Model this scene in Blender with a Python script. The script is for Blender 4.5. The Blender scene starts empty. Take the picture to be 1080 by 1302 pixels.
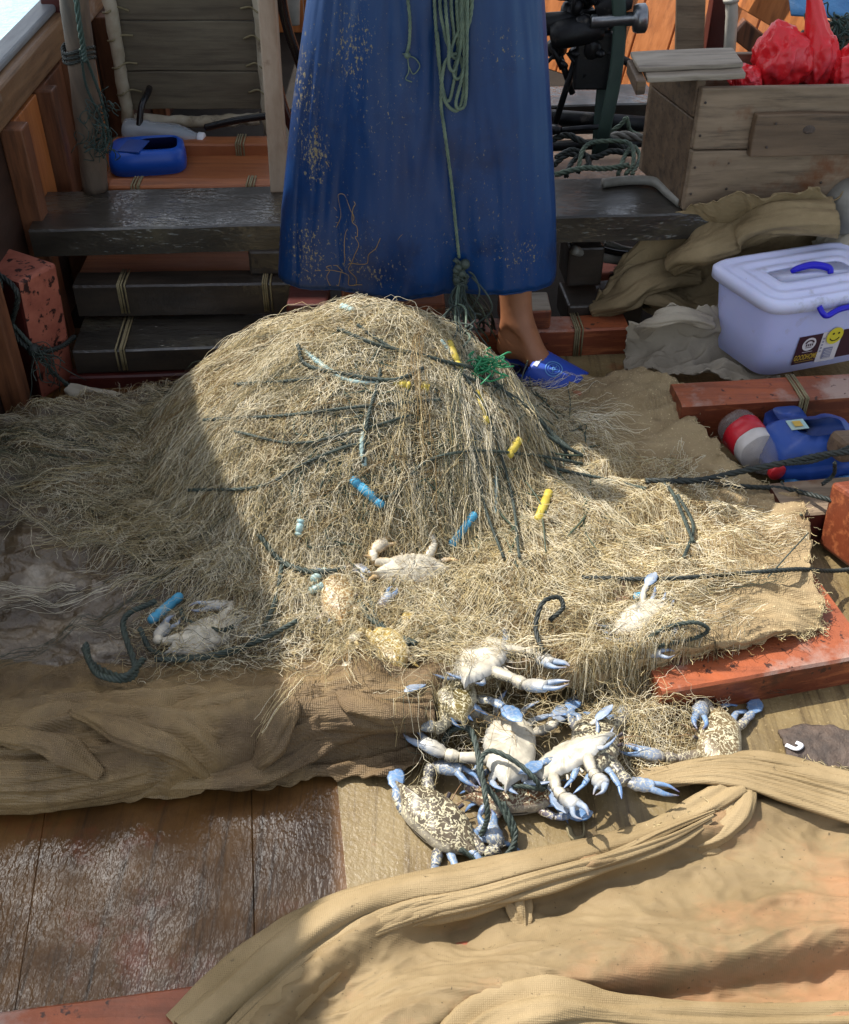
import bpy, bmesh, math, random
import numpy as np
from mathutils import Vector, Matrix, Euler, noise as mn
R = math.radians
rng = random.Random(7)
nr = np.random.RandomState(11)
scene = bpy.context.scene
C = scene.collection

# ------------------------------------------------------------------ camera, sky, sun
F, CX, CY, CH = 1400.0, 540.0, 651.0, 1.34
TH = R(39.3); CT, ST = math.cos(TH), math.sin(TH)
cam = bpy.data.cameras.new('camera'); co = bpy.data.objects.new('camera', cam); C.objects.link(co)
co.location = (0, 0, CH); co.rotation_euler = (R(90) - TH, 0, 0)
cam.sensor_fit = 'HORIZONTAL'; cam.sensor_width = 36; cam.lens = 36 * F / 1080
cam.clip_start = .05; cam.clip_end = 5000
scene.camera = co
SUNV = Vector((-.60, .38, 1.0)).normalized()          # towards the sun: behind-left of the fisher, high
w = bpy.data.worlds.new('World'); scene.world = w; w.use_nodes = True
nt = w.node_tree; bg = nt.nodes['Background']
sky = nt.nodes.new('ShaderNodeTexSky'); sky.sky_type = 'NISHITA'; sky.sun_disc = False
el = math.asin(SUNV.z); sky.sun_elevation = el; sky.sun_rotation = math.atan2(SUNV.x, SUNV.y)
sky.air_density = 1.0; sky.dust_density = 2.0; sky.ozone_density = 1.0
def wn(t, **k):
    q = nt.nodes.new(t)
    for a_, b_ in k.items(): setattr(q, a_, b_)
    return q
# broken cloud whitens the sky; added bright spot gives the wet deck its glare
hs = wn('ShaderNodeHueSaturation'); hs.inputs['Saturation'].default_value = .5; nt.links.new(sky.outputs[0], hs.inputs['Color'])
tcw = wn('ShaderNodeTexCoord'); nzw = wn('ShaderNodeTexNoise'); nzw.inputs['Scale'].default_value = 3.2; nzw.inputs['Detail'].default_value = 8; nzw.inputs['Roughness'].default_value = .6
nt.links.new(tcw.outputs['Generated'], nzw.inputs['Vector'])
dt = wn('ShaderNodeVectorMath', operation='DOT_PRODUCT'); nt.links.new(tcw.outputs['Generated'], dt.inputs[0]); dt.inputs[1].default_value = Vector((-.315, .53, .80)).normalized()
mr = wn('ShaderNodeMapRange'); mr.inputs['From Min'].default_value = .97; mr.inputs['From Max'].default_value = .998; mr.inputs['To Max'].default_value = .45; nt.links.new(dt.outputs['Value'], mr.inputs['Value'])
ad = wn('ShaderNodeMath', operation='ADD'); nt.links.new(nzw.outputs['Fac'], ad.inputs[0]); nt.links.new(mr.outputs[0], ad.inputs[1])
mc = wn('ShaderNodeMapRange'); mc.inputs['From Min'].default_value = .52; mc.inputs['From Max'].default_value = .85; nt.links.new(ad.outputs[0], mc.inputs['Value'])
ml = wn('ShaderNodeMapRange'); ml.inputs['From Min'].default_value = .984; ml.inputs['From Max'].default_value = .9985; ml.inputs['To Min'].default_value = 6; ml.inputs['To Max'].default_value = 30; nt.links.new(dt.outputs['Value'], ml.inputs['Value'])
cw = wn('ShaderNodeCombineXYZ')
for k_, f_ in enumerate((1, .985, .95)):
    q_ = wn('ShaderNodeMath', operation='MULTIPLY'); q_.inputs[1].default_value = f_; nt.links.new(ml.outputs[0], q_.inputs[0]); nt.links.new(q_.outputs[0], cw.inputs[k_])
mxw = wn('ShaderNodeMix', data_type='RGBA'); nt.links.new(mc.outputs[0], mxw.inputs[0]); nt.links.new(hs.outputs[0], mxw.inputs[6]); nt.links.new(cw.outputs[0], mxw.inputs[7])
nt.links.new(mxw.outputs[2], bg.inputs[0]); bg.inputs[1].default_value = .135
sd = bpy.data.lights.new('sun', 'SUN'); so = bpy.data.objects.new('sun', sd); C.objects.link(so)
sd.energy = 4.0; sd.angle = R(.5); sd.color = (1, .95, .88)
so.rotation_euler = SUNV.to_track_quat('Z', 'Y').to_euler(); so.location = (-2, 2, 6)
scene.view_settings.view_transform = 'Standard'; scene.view_settings.look = 'None'
scene.view_settings.exposure = .88; scene.view_settings.gamma = 1

# ------------------------------------------------------------------ photo pixel -> world
def ray(px, py):
    u = (px - CX) / F; v = (py - CY) / F
    return u, CT - v * ST, -(ST + v * CT)
def G(px, py, z=0.0):
    a, b, c = ray(px, py); t = (z - CH) / c
    return Vector((a * t, b * t, z))
def D(px, py, y):
    a, b, c = ray(px, py); t = y / b
    return Vector((a * t, y, CH + c * t))

# ------------------------------------------------------------------ materials
def lin(c):
    if isinstance(c, str):
        c = [int(c[i:i + 2], 16) / 255 for i in (0, 2, 4)]
        c = [x / 12.92 if x <= .04045 else ((x + .055) / 1.055) ** 2.4 for x in c]
    return (*c[:3], 1)
def mat(name, c1, c2=None, scale=8, stretch=(1, 1, 1), rough=.6, rough2=None, bump=.3, bscale=60, bdist=.003,
        patch=None, pscale=3, pth=.55, pw=.12, speck=None, sscale=90, sth=.66, metal=0, alpha=None, coat=0,
        weave=0, trans=0, spec=.5, bstretch=None, grain=None, ior=1.45, sub=0, rpatch=None, wet=False):
    m = bpy.data.materials.new(name); m.use_nodes = True
    n = m.node_tree.nodes; l = m.node_tree.links; b = n['Principled BSDF']
    tc = n.new('ShaderNodeTexCoord'); mp = n.new('ShaderNodeMapping'); mp.inputs['Scale'].default_value = stretch
    l.new(tc.outputs['Object'], mp.inputs[0])
    def noi(sc, det=6, vec=None, rg=.6):
        t = n.new('ShaderNodeTexNoise'); t.inputs['Scale'].default_value = sc; t.inputs['Detail'].default_value = det
        t.inputs['Roughness'].default_value = rg
        l.new(vec or mp.outputs[0], t.inputs['Vector']); return t.outputs['Fac']
    def ramp(f, a, bb):
        r = n.new('ShaderNodeMapRange'); r.inputs['From Min'].default_value = a; r.inputs['From Max'].default_value = bb
        l.new(f, r.inputs['Value']); return r.outputs['Result']
    def mix(f, a, bb):
        x = n.new('ShaderNodeMix'); x.data_type = 'RGBA'
        if isinstance(f, float): x.inputs[0].default_value = f
        else: l.new(f, x.inputs[0])
        for i, q in ((6, a), (7, bb)):
            if isinstance(q, tuple): x.inputs[i].default_value = q
            else: l.new(q, x.inputs[i])
        return x.outputs[2]
    col = lin(c1)
    f0 = noi(scale)
    if c2: col = mix(ramp(f0, .35, .65), lin(c1), lin(c2))
    if grain:
        gm = n.new('ShaderNodeMapping'); gm.inputs['Scale'].default_value = grain[1]; l.new(tc.outputs['Object'], gm.inputs[0])
        col = mix(ramp(noi(1, 8, gm.outputs[0], .7), .5, .72), col, lin(grain[0]))
    pf = None
    if patch:
        pf = ramp(noi(pscale, 7, tc.outputs['Object'], .65), pth, pth + pw); col = mix(pf, col, lin(patch))
    if speck: col = mix(ramp(noi(sscale, 3, tc.outputs['Object']), sth, sth + .06), col, lin(speck))
    if isinstance(col, tuple): b.inputs['Base Color'].default_value = col
    else: l.new(col, b.inputs['Base Color'])
    if rough2 is not None:
        r = n.new('ShaderNodeMapRange'); r.inputs['From Min'].default_value = .35; r.inputs['From Max'].default_value = .65
        r.inputs['To Min'].default_value = rough; r.inputs['To Max'].default_value = rough2
        l.new(noi(rpatch or 5, 5, tc.outputs['Object']), r.inputs['Value']); l.new(r.outputs['Result'], b.inputs['Roughness'])
    else: b.inputs['Roughness'].default_value = rough
    b.inputs['Metallic'].default_value = metal
    b.inputs['Specular IOR Level'].default_value = spec
    b.inputs['IOR'].default_value = ior
    b.inputs['Transmission Weight'].default_value = trans
    b.inputs['Coat Weight'].default_value = coat; b.inputs['Coat Roughness'].default_value = .1 if wet else .15; b.inputs['Coat IOR'].default_value = 1.6 if wet else 1.5
    if wet:      # film lies in patches
        cwt = n.new('ShaderNodeMapRange'); cwt.inputs['From Min'].default_value = .4; cwt.inputs['From Max'].default_value = .6; cwt.inputs['To Min'].default_value = coat * .12; cwt.inputs['To Max'].default_value = coat
        l.new(noi(6, 4, tc.outputs['Object']), cwt.inputs['Value']); l.new(cwt.outputs[0], b.inputs['Coat Weight'])
    if sub: b.inputs['Subsurface Weight'].default_value = sub; b.inputs['Subsurface Radius'].default_value = (.02, .01, .006)
    if alpha is not None: b.inputs['Alpha'].default_value = alpha
    if bump:
        bv = tc.outputs['Object']
        if bstretch:
            bm_ = n.new('ShaderNodeMapping'); bm_.inputs['Scale'].default_value = bstretch
            l.new(tc.outputs['Object'], bm_.inputs[0]); bv = bm_.outputs[0]
        h = noi(bscale, 2 if wet else 5, bv)
        if weave:
            ws = []
            for ax in ('X', 'Y'):
                wv = n.new('ShaderNodeTexWave'); wv.bands_direction = ax; wv.inputs['Scale'].default_value = weave
                wv.inputs['Distortion'].default_value = 2.5; wv.inputs['Detail Scale'].default_value = 3
                l.new(tc.outputs['Object'], wv.inputs['Vector']); ws.append(wv.outputs['Fac'])
            ad = n.new('ShaderNodeMath'); ad.operation = 'ADD'; l.new(ws[0], ad.inputs[0]); l.new(ws[1], ad.inputs[1])
            a2 = n.new('ShaderNodeMath'); a2.operation = 'MULTIPLY_ADD'; a2.inputs[1].default_value = .25
            l.new(ad.outputs[0], a2.inputs[0]); l.new(h, a2.inputs[2]); h = a2.outputs[0]
        bp = n.new('ShaderNodeBump'); bp.inputs['Strength'].default_value = bump; bp.inputs['Distance'].default_value = bdist
        l.new(h, bp.inputs['Height'])
        if coat: l.new(bp.outputs[0], b.inputs['Coat Normal'])
        if wet:      # beads of water: only the film on top is uneven
            b2 = n.new('ShaderNodeBump'); b2.inputs['Strength'].default_value = .2; b2.inputs['Distance'].default_value = bdist * .3; l.new(h, b2.inputs['Height']); l.new(b2.outputs[0], b.inputs['Normal'])
        else: l.new(bp.outputs[0], b.inputs['Normal'])
    return m

M = {}
M['deck'] = mat('wet muddy sun-toned deck', '80704f', '6d5b3a', 9, rough=.28, rough2=.5, bump=.5, bscale=120, bdist=.0035, patch='8a4526', pscale=4, pth=.6,  # same boards coloured paler where the sun falls
                grain=('3a2c1c', (60, 3, 1)), speck='8d7b58', sscale=160, sth=.62)
M['deck_wet_shade'] = mat('soaked shade-toned deck', '65451f', '4a3014', 9, rough=.4, rough2=.6, wet=True, bump=1.0, bscale=105, bdist=.0021, patch='6e3419', pscale=3.5, pth=.56,  # wet, and also darkened to carry the shade on the left
                    grain=('241c13', (60, 3, 1)), bstretch=(1.2, .5, 1), coat=.75, spec=.3)
M['thwart'] = mat('dark wet plank', '38342d', '24211d', 6, stretch=(1, 8, 4), rough=.3, rough2=.5, coat=1, wet=True, bump=.8, bscale=55, bdist=.006, bstretch=(.5, 1.6, 1),
                  patch='4a4536', pscale=6, pth=.56)
M['black_wood'] = mat('black tarred wood', '2b2621', '3b332b', 6, stretch=(1, 8, 4), rough=.5, spec=.25, bump=.6, bscale=60, bdist=.004, coat=.7, wet=True)
M['bilge'] = mat('dark bilge', '1c1916', '28231e', 6, rough=.8, spec=.2, bump=.4, bscale=50)
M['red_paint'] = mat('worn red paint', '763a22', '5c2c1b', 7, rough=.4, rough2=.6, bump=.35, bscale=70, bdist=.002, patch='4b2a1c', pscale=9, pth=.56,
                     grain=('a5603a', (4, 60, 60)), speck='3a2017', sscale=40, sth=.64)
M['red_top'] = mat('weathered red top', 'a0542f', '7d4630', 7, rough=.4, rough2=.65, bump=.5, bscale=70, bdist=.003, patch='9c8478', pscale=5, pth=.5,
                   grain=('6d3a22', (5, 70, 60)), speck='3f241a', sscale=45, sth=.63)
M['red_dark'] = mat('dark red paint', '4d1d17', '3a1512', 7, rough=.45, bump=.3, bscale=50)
M['pink_worm'] = mat('worm eaten red wood', 'a5604c', '8a4a3a', 20, rough=.6, bump=.3, bscale=60, speck='2a100c', sscale=48, sth=.57)
M['orange_wood'] = mat('orange varnished wood', 'b5713e', 'a2602f', 5, stretch=(8, 8, 1), rough=.45, bump=.25, bscale=40, grain=('7d4825', (40, 40, 2)))
M['orange_flat'] = mat('orange boards', 'a5633a', '8e5230', 5, stretch=(1, 10, 1), rough=.5, bump=.25, bscale=40, grain=('6f3f22', (3, 50, 3)))
M['brown_wood'] = mat('brown hull wood', '7a4e33', '5d3a26', 5, stretch=(8, 3, 1), rough=.5, bump=.3, bscale=40, grain=('321f16', (40, 30, 3)))
M['hull_dark'] = mat('dark hull planking', '2f2019', '3a281f', 5, stretch=(1, 1, 8), rough=.55, bump=.3, bscale=40)
M['rail'] = mat('sun bleached rail', '8a6a4b', '75573c', 6, stretch=(8, 1, 8), rough=.5, bump=.4, bscale=40, grain=('4a3524', (60, 4, 60)), patch='9b958c', pscale=8, pth=.6)
M['rail_top'] = mat('grey rail top', '8c8f90', '75777a', 6, stretch=(8, 1, 8), rough=.5, bump=.4, bscale=40)
M['grey_wood'] = mat('weathered grey wood', '8c7963', '6e5d4a', 4, stretch=(1, 8, 8), rough=.65, bump=.5, bscale=40, bdist=.003, grain=('4a3d31', (4, 60, 60)),
                     patch='6b4428', pscale=6, pth=.56, speck='2a221c', sscale=25, sth=.68)
M['grey_dark'] = mat('darker batten wood', '6d5945', '564534', 4, stretch=(1, 8, 8), rough=.6, bump=.5, bscale=40, grain=('332820', (4, 60, 60)), patch='a27742', pscale=14, pth=.68)
M['lid_wood'] = mat('bleached lid wood', '9d9384', '85796a', 4, stretch=(1, 8, 8), rough=.65, bump=.5, bscale=40, grain=('5a4f43', (4, 60, 60)))
M['hatch_wood'] = mat('grey hatch boards', '6b6250', '554c3d', 4, stretch=(1, 1, 8), rough=.65, bump=.4, bscale=40, grain=('3a3228', (3, 3, 60)), patch='4a4238', pscale=5, pth=.58)
M['pale_wood'] = mat('pale peeling post', 'b0a08c', '8f7c66', 6, stretch=(4, 4, 1), rough=.6, bump=.5, bscale=30, patch='6d513a', pscale=12, pth=.6)
M['white_wrap'] = mat('whitewashed pole', 'b3ab98', '938770', 14, rough=.7, bump=.6, bscale=40, patch='5c503f', pscale=18, pth=.58)
M['pole_wood'] = mat('old pole wood', '4a4139', '6b5d4f', 5, stretch=(6, 6, 1), rough=.65, bump=.5, bscale=40)
M['net'] = mat('beige net twine', 'd0c095', 'b5a274', 6, rough=.5, bump=0)
M['net_pale'] = mat('pale net twine', 'ece3ca', 'd6c9a6', 6, rough=.45, bump=0)
M['net_grey'] = mat('grey net twine', 'a19a80', '878064', 6, rough=.5, bump=0)
M['net_brown'] = mat('brown net twine', '937a50', '786038', 6, rough=.55, bump=0)
M['net_dark'] = mat('dark net twine', '3d3524', '2b281c', 6, rough=.5, bump=0)
M['net_green'] = mat('dark green twine', '2f3d33', '46523f', 6, rough=.5, bump=0)
M['net_core'] = mat('matted net', '6a5b3c', '4a3e28', 25, rough=.8, bump=1, bscale=140, bdist=.01, patch='2c2618', pscale=14, pth=.5)
M['rope'] = mat('dark green rope', '3f4a42', '2a332e', 40, rough=.55, bump=.5, bscale=200)
M['rope_light'] = mat('grey green rope', '6b7a66', '4c5b50', 40, rough=.6, bump=.5, bscale=200)
M['rope_dark'] = mat('black rope', '1f2623', '2b302c', 40, rough=.55, bump=.4, bscale=200)
M['twine'] = mat('tan twine', '8d8263', '6f6548', 30, rough=.7, bump=0)
M['tarp'] = mat('wet brown cloth', '8d7650', '6b573a', 7, rough=.4, rough2=.75, bump=.7, bscale=120, bdist=.003, patch='5c4a35', pscale=5, pth=.5, pw=.2, weave=110, grain=('55452f', (9, 5, 5)))
M['tarp_mud'] = mat('muddy soaked cloth', '6b5a42', '4c3e2c', 8, rough=.15, rough2=.5, bump=1.0, bscale=45, bdist=.008, patch='978b78', pscale=7, pth=.56, coat=.7)
M['burlap'] = mat('dry tan mesh cloth', '9e8a66', '846f50', 6, rough=.75, bump=.5, bscale=160, bdist=.003, patch='7d6a4a', pscale=4, pth=.52, pw=.25, weave=110,
                  speck='cbb88e', sscale=260, sth=.62)
M['sheer'] = mat('sheer tan mesh cloth', '96825f', '7d6a4a', 6, rough=.75, bump=.35, bscale=160, bdist=.002, patch='a27a56', pscale=4, pth=.5, pw=.16, grain=('86704e', (7, 14, 7)), weave=130,
                 speck='5e5038', sscale=150, sth=.66, alpha=.76)
M['sheer2'] = mat('bunched tan mesh cloth', '998562', '7e6b49', 6, rough=.75, bump=.4, bscale=140, bdist=.002, weave=130, speck='5d4e35', sscale=110, sth=.68)
M['cloth_brown'] = mat('brown mesh cloth', '94815f', '776648', 6, rough=.8, bump=.5, bscale=150, bdist=.002, weave=110)
M['cloth_grey'] = mat('grey mesh cloth', 'aa9f8c', '8f8472', 6, rough=.8, bump=.5, bscale=150, bdist=.002, weave=110, alpha=.93)
M['cloth_white'] = mat('pale mesh cloth', 'b5ad9a', '9a917e', 6, rough=.8, bump=.4, bscale=150)
M['apron'] = mat('blue waterproof cloth', '062a56', '0a3668', 3, stretch=(1, 1, .4), rough=.3, rough2=.5, bump=.12, bscale=14, bdist=.01, patch='08264f', pscale=6, pth=.52,
                 speck='98907a', sscale=85, sth=.735)
M['apron_mud'] = mat('mud crust', '6e6346', '584d33', 40, rough=.8, bump=.4, bscale=80)
M['skin'] = mat('tanned skin', '9a6748', '8a5a3e', 12, rough=.5, bump=.25, bscale=90, bdist=.002, sub=.15, patch='7d5038', pscale=14, pth=.58)
M['slipper'] = mat('blue rubber', '1f3fae', '25489f', 10, rough=.4, bump=.15, bscale=90, speck='8fa0c8', sscale=200, sth=.74)
M['slipper_mark'] = mat('teal print', '5d8fc4', rough=.5, bump=0)
M['white'] = mat('white plastic', 'd8d8dc', rough=.4, bump=0)
M['tub'] = mat('milky plastic', 'bfc3ec', 'b2b7e4', 4, rough=.3, bump=.06, bscale=12, sub=.35, patch='a59fb4', pscale=9, pth=.56, speck='66667c', sscale=45, sth=.72, rough2=.55)
M['tub_lid'] = mat('white lid plastic', 'd0d3ee', 'c4c8e8', 4, rough=.35, bump=.08, bscale=30, sub=.2, patch='a4a5b4', pscale=14, pth=.58, speck='77777f', sscale=50, sth=.71)
M['tub_blue'] = mat('royal blue plastic', '1a12b4', rough=.3, bump=0)
M['st_brown'] = mat('brown print', '3c1f2b', rough=.4, bump=0)
M['st_gold'] = mat('gold print', 'b8963a', rough=.4, bump=0)
M['st_white'] = mat('white print', 'cfc8cc', rough=.4, bump=0)
M['st_grey'] = mat('grey print', '82829a', rough=.4, bump=0)
M['st_yellow'] = mat('yellow print', 'd3c43a', rough=.4, bump=0)
M['st_dark'] = mat('dark print', '2a2418', rough=.4, bump=0)
M['can_blue'] = mat('blue can plastic', '1a55bc', '154aa6', 5, rough=.35, bump=.1, bscale=30, speck='9fb0d8', sscale=90, sth=.76)
M['can_deep'] = mat('deep blue plastic', '2c4f9c', '203d82', 5, rough=.38, bump=.15, bscale=25, patch='3f5cae', pscale=12, pth=.6)
M['inner'] = mat('dark inside', '061040', rough=.6, bump=0)
M['label_red'] = mat('red label', 'c0212e', 'a81824', 20, rough=.35, bump=.15, bscale=50, speck='e8c6c6', sscale=60, sth=.68)
M['label_white'] = mat('white label band', 'c9c3bf', 'b3aca6', 20, rough=.4, bump=.1, bscale=50)
M['clear'] = mat('clear plastic', 'c2ccd4', rough=.08, bump=.3, bscale=40, bdist=.003, alpha=.4, spec=1.0)
M['dusty_clear'] = mat('dusty clear plastic', 'b5aea8', 'a19a94', 9, rough=.2, bump=.3, bscale=50, bdist=.003, alpha=.22, spec=1.0)
M['cap_red'] = mat('red cap', 'c22a32', rough=.4, bump=0)
M['bag_red'] = mat('red carrier bag', 'e02c34', 'd0242c', 8, rough=.28, bump=.4, bscale=34, bdist=.008, sub=.3, patch='e0525c', pscale=9, pth=.55)
M['metal'] = mat('oily dark metal', '2a2b2e', '1d1e20', 12, rough=.35, rough2=.6, metal=.6, bump=.3, bscale=60, patch='5d5750', pscale=14, pth=.62)
M['metal_light'] = mat('worn steel', '8d9094', '6e7074', 12, rough=.3, metal=.9, bump=.2, bscale=60)
M['belt'] = mat('green belt', '34493f', '2a3b38', 8, rough=.55, bump=.3, bscale=60)
M['hose'] = mat('black hose', '1a1718', rough=.25, bump=.1, bscale=60)
M['hose_red'] = mat('dark red hose', '3a1a18', rough=.25, bump=.1, bscale=60)
M['hose_grey'] = mat('grey hose', '84827a', '66635b', 15, rough=.5, bump=.2, bscale=60)
M['pvc'] = mat('white pipe', 'c9c4b8', 'b0a99b', 10, rough=.4, bump=.2, bscale=40, patch='7d4a30', pscale=12, pth=.64)
M['blue_sheet'] = mat('blue sheet', '4a86b5', '3a6fa0', 8, rough=.4, bump=.6, bscale=30, bdist=.01)
M['float_yellow'] = mat('yellow float', 'c4b048', 'ad993c', 20, rough=.5, bump=.2, bscale=80, patch='8c7a3a', pscale=30, pth=.54)
M['float_blue'] = mat('blue float', '4a9abc', '3c85a6', 20, rough=.5, bump=.2, bscale=80, patch='6f8f98', pscale=30, pth=.55)
M['float_grey'] = mat('pale float', '8fb4b8', '9aa69a', 20, rough=.5, bump=.2, bscale=80)
M['green_plastic'] = mat('green scrap', '2f8a5a', '25704a', 20, rough=.5, bump=.2, bscale=80)
M['bark'] = mat('dark bark', '3b332e', '57493f', 30, rough=.7, bump=1, bscale=70, bdist=.006)
M['sea_water'] = mat('sea water', '8fb5c6', '7aa6ba', .8, rough=.12, bump=.5, bscale=2.2, bdist=.12, patch='a9cbd6', pscale=1.2, pth=.5)
M['shade_sheet'] = mat('awning canvas', '5d6f78', '52636c', 3, rough=.8, bump=.2, bscale=30)
M['shirt'] = mat('grey shirt', '5d6068', '4e5158', 6, rough=.85, bump=.3, bscale=80)
M['hair'] = mat('black hair', '15110f', rough=.5, bump=.5, bscale=120)
M['eye'] = mat('eye', '1a1412', rough=.2, bump=0)

def crab_mat():
    m = bpy.data.materials.new('crab shell'); m.use_nodes = True
    n = m.node_tree.nodes; l = m.node_tree.links; b = n['Principled BSDF']
    ca = n.new('ShaderNodeAttribute'); ca.attribute_name = 'Col'
    sa = n.new('ShaderNodeAttribute'); sa.attribute_name = 'spot'
    tc = n.new('ShaderNodeTexCoord')
    wn = n.new('ShaderNodeTexNoise'); wn.inputs['Scale'].default_value = 55; wn.inputs['Detail'].default_value = 2
    l.new(tc.outputs['Object'], wn.inputs['Vector'])
    vm = n.new('ShaderNodeVectorMath'); vm.operation = 'MULTIPLY_ADD'; vm.inputs[1].default_value = (.02, .02, .02)
    l.new(wn.outputs['Color'], vm.inputs[0]); l.new(tc.outputs['Object'], vm.inputs[2])
    nz = n.new('ShaderNodeTexNoise'); nz.inputs['Scale'].default_value = 150; nz.inputs['Detail'].default_value = 1.2; nz.inputs['Roughness'].default_value = .4
    l.new(vm.outputs[0], nz.inputs['Vector'])
    ab = n.new('ShaderNodeMath'); ab.operation = 'SUBTRACT'; ab.inputs[1].default_value = .5; l.new(nz.outputs['Fac'], ab.inputs[0])
    a2 = n.new('ShaderNodeMath'); a2.operation = 'ABSOLUTE'; l.new(ab.outputs[0], a2.inputs[0])
    r = n.new('ShaderNodeMapRange'); r.inputs['From Min'].default_value = .02; r.inputs['From Max'].default_value = .05
    r.inputs['To Min'].default_value = 1; r.inputs['To Max'].default_value = 0; l.new(a2.outputs[0], r.inputs['Value'])
    vo = n.new('ShaderNodeTexVoronoi'); vo.inputs['Scale'].default_value = 210; l.new(tc.outputs['Object'], vo.inputs['Vector'])
    r2 = n.new('ShaderNodeMapRange'); r2.inputs['From Min'].default_value = .22; r2.inputs['From Max'].default_value = .34
    r2.inputs['To Min'].default_value = .8; r2.inputs['To Max'].default_value = 0; l.new(vo.outputs['Distance'], r2.inputs['Value'])
    mx = n.new('ShaderNodeMath'); mx.operation = 'MAXIMUM'; l.new(r.outputs[0], mx.inputs[0]); l.new(r2.outputs[0], mx.inputs[1])
    mu = n.new('ShaderNodeMath'); mu.operation = 'MULTIPLY'; l.new(mx.outputs[0], mu.inputs[0]); l.new(sa.outputs['Fac'], mu.inputs[1])
    # slow dirt variation
    dn = n.new('ShaderNodeTexNoise'); dn.inputs['Scale'].default_value = 60; dn.inputs['Detail'].default_value = 6; l.new(tc.outputs['Object'], dn.inputs['Vector'])
    dr = n.new('ShaderNodeMapRange'); dr.inputs['From Min'].default_value = .3; dr.inputs['From Max'].default_value = .7
    dr.inputs['To Min'].default_value = .5; dr.inputs['To Max'].default_value = 1.12; l.new(dn.outputs['Fac'], dr.inputs['Value'])
    vv = n.new('ShaderNodeVectorMath'); vv.operation = 'SCALE'; l.new(ca.outputs['Color'], vv.inputs[0]); l.new(dr.outputs[0], vv.inputs['Scale'])
    x = n.new('ShaderNodeMix'); x.data_type = 'RGBA'; l.new(mu.outputs[0], x.inputs[0]); l.new(vv.outputs[0], x.inputs[6])
    x.inputs[7].default_value = lin('c2b999')
    l.new(x.outputs[2], b.inputs['Base Color']); b.inputs['Roughness'].default_value = .38
    bp = n.new('ShaderNodeBump'); bp.inputs['Strength'].default_value = .45; bp.inputs['Distance'].default_value = .001
    hm = n.new('ShaderNodeMath'); hm.operation = 'ADD'; l.new(mu.outputs[0], hm.inputs[0]); l.new(dn.outputs['Fac'], hm.inputs[1])
    l.new(hm.outputs[0], bp.inputs['Height']); l.new(bp.outputs[0], b.inputs['Normal'])
    return m
M['crab'] = crab_mat()

# ------------------------------------------------------------------ mesh helpers
def cr(pts, n):
    """Catmull-Rom through pts (any tuple length) -> n samples"""
    P = np.array([list(p) for p in pts], float)
    if len(P) == 2:
        t = np.linspace(0, 1, n)[:, None]; return P[0] * (1 - t) + P[1] * t
    Q = np.vstack([2 * P[0] - P[1], P, 2 * P[-1] - P[-2]])
    t = np.linspace(0, len(P) - 1 - 1e-9, n); i = t.astype(int); f = (t - i)[:, None]
    p0, p1, p2, p3 = Q[i], Q[i + 1], Q[i + 2], Q[i + 3]
    return .5 * (2 * p1 + (p2 - p0) * f + (2 * p0 - 5 * p1 + 4 * p2 - p3) * f ** 2 + (3 * p1 - p0 - 3 * p2 + p3) * f ** 3)

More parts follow.
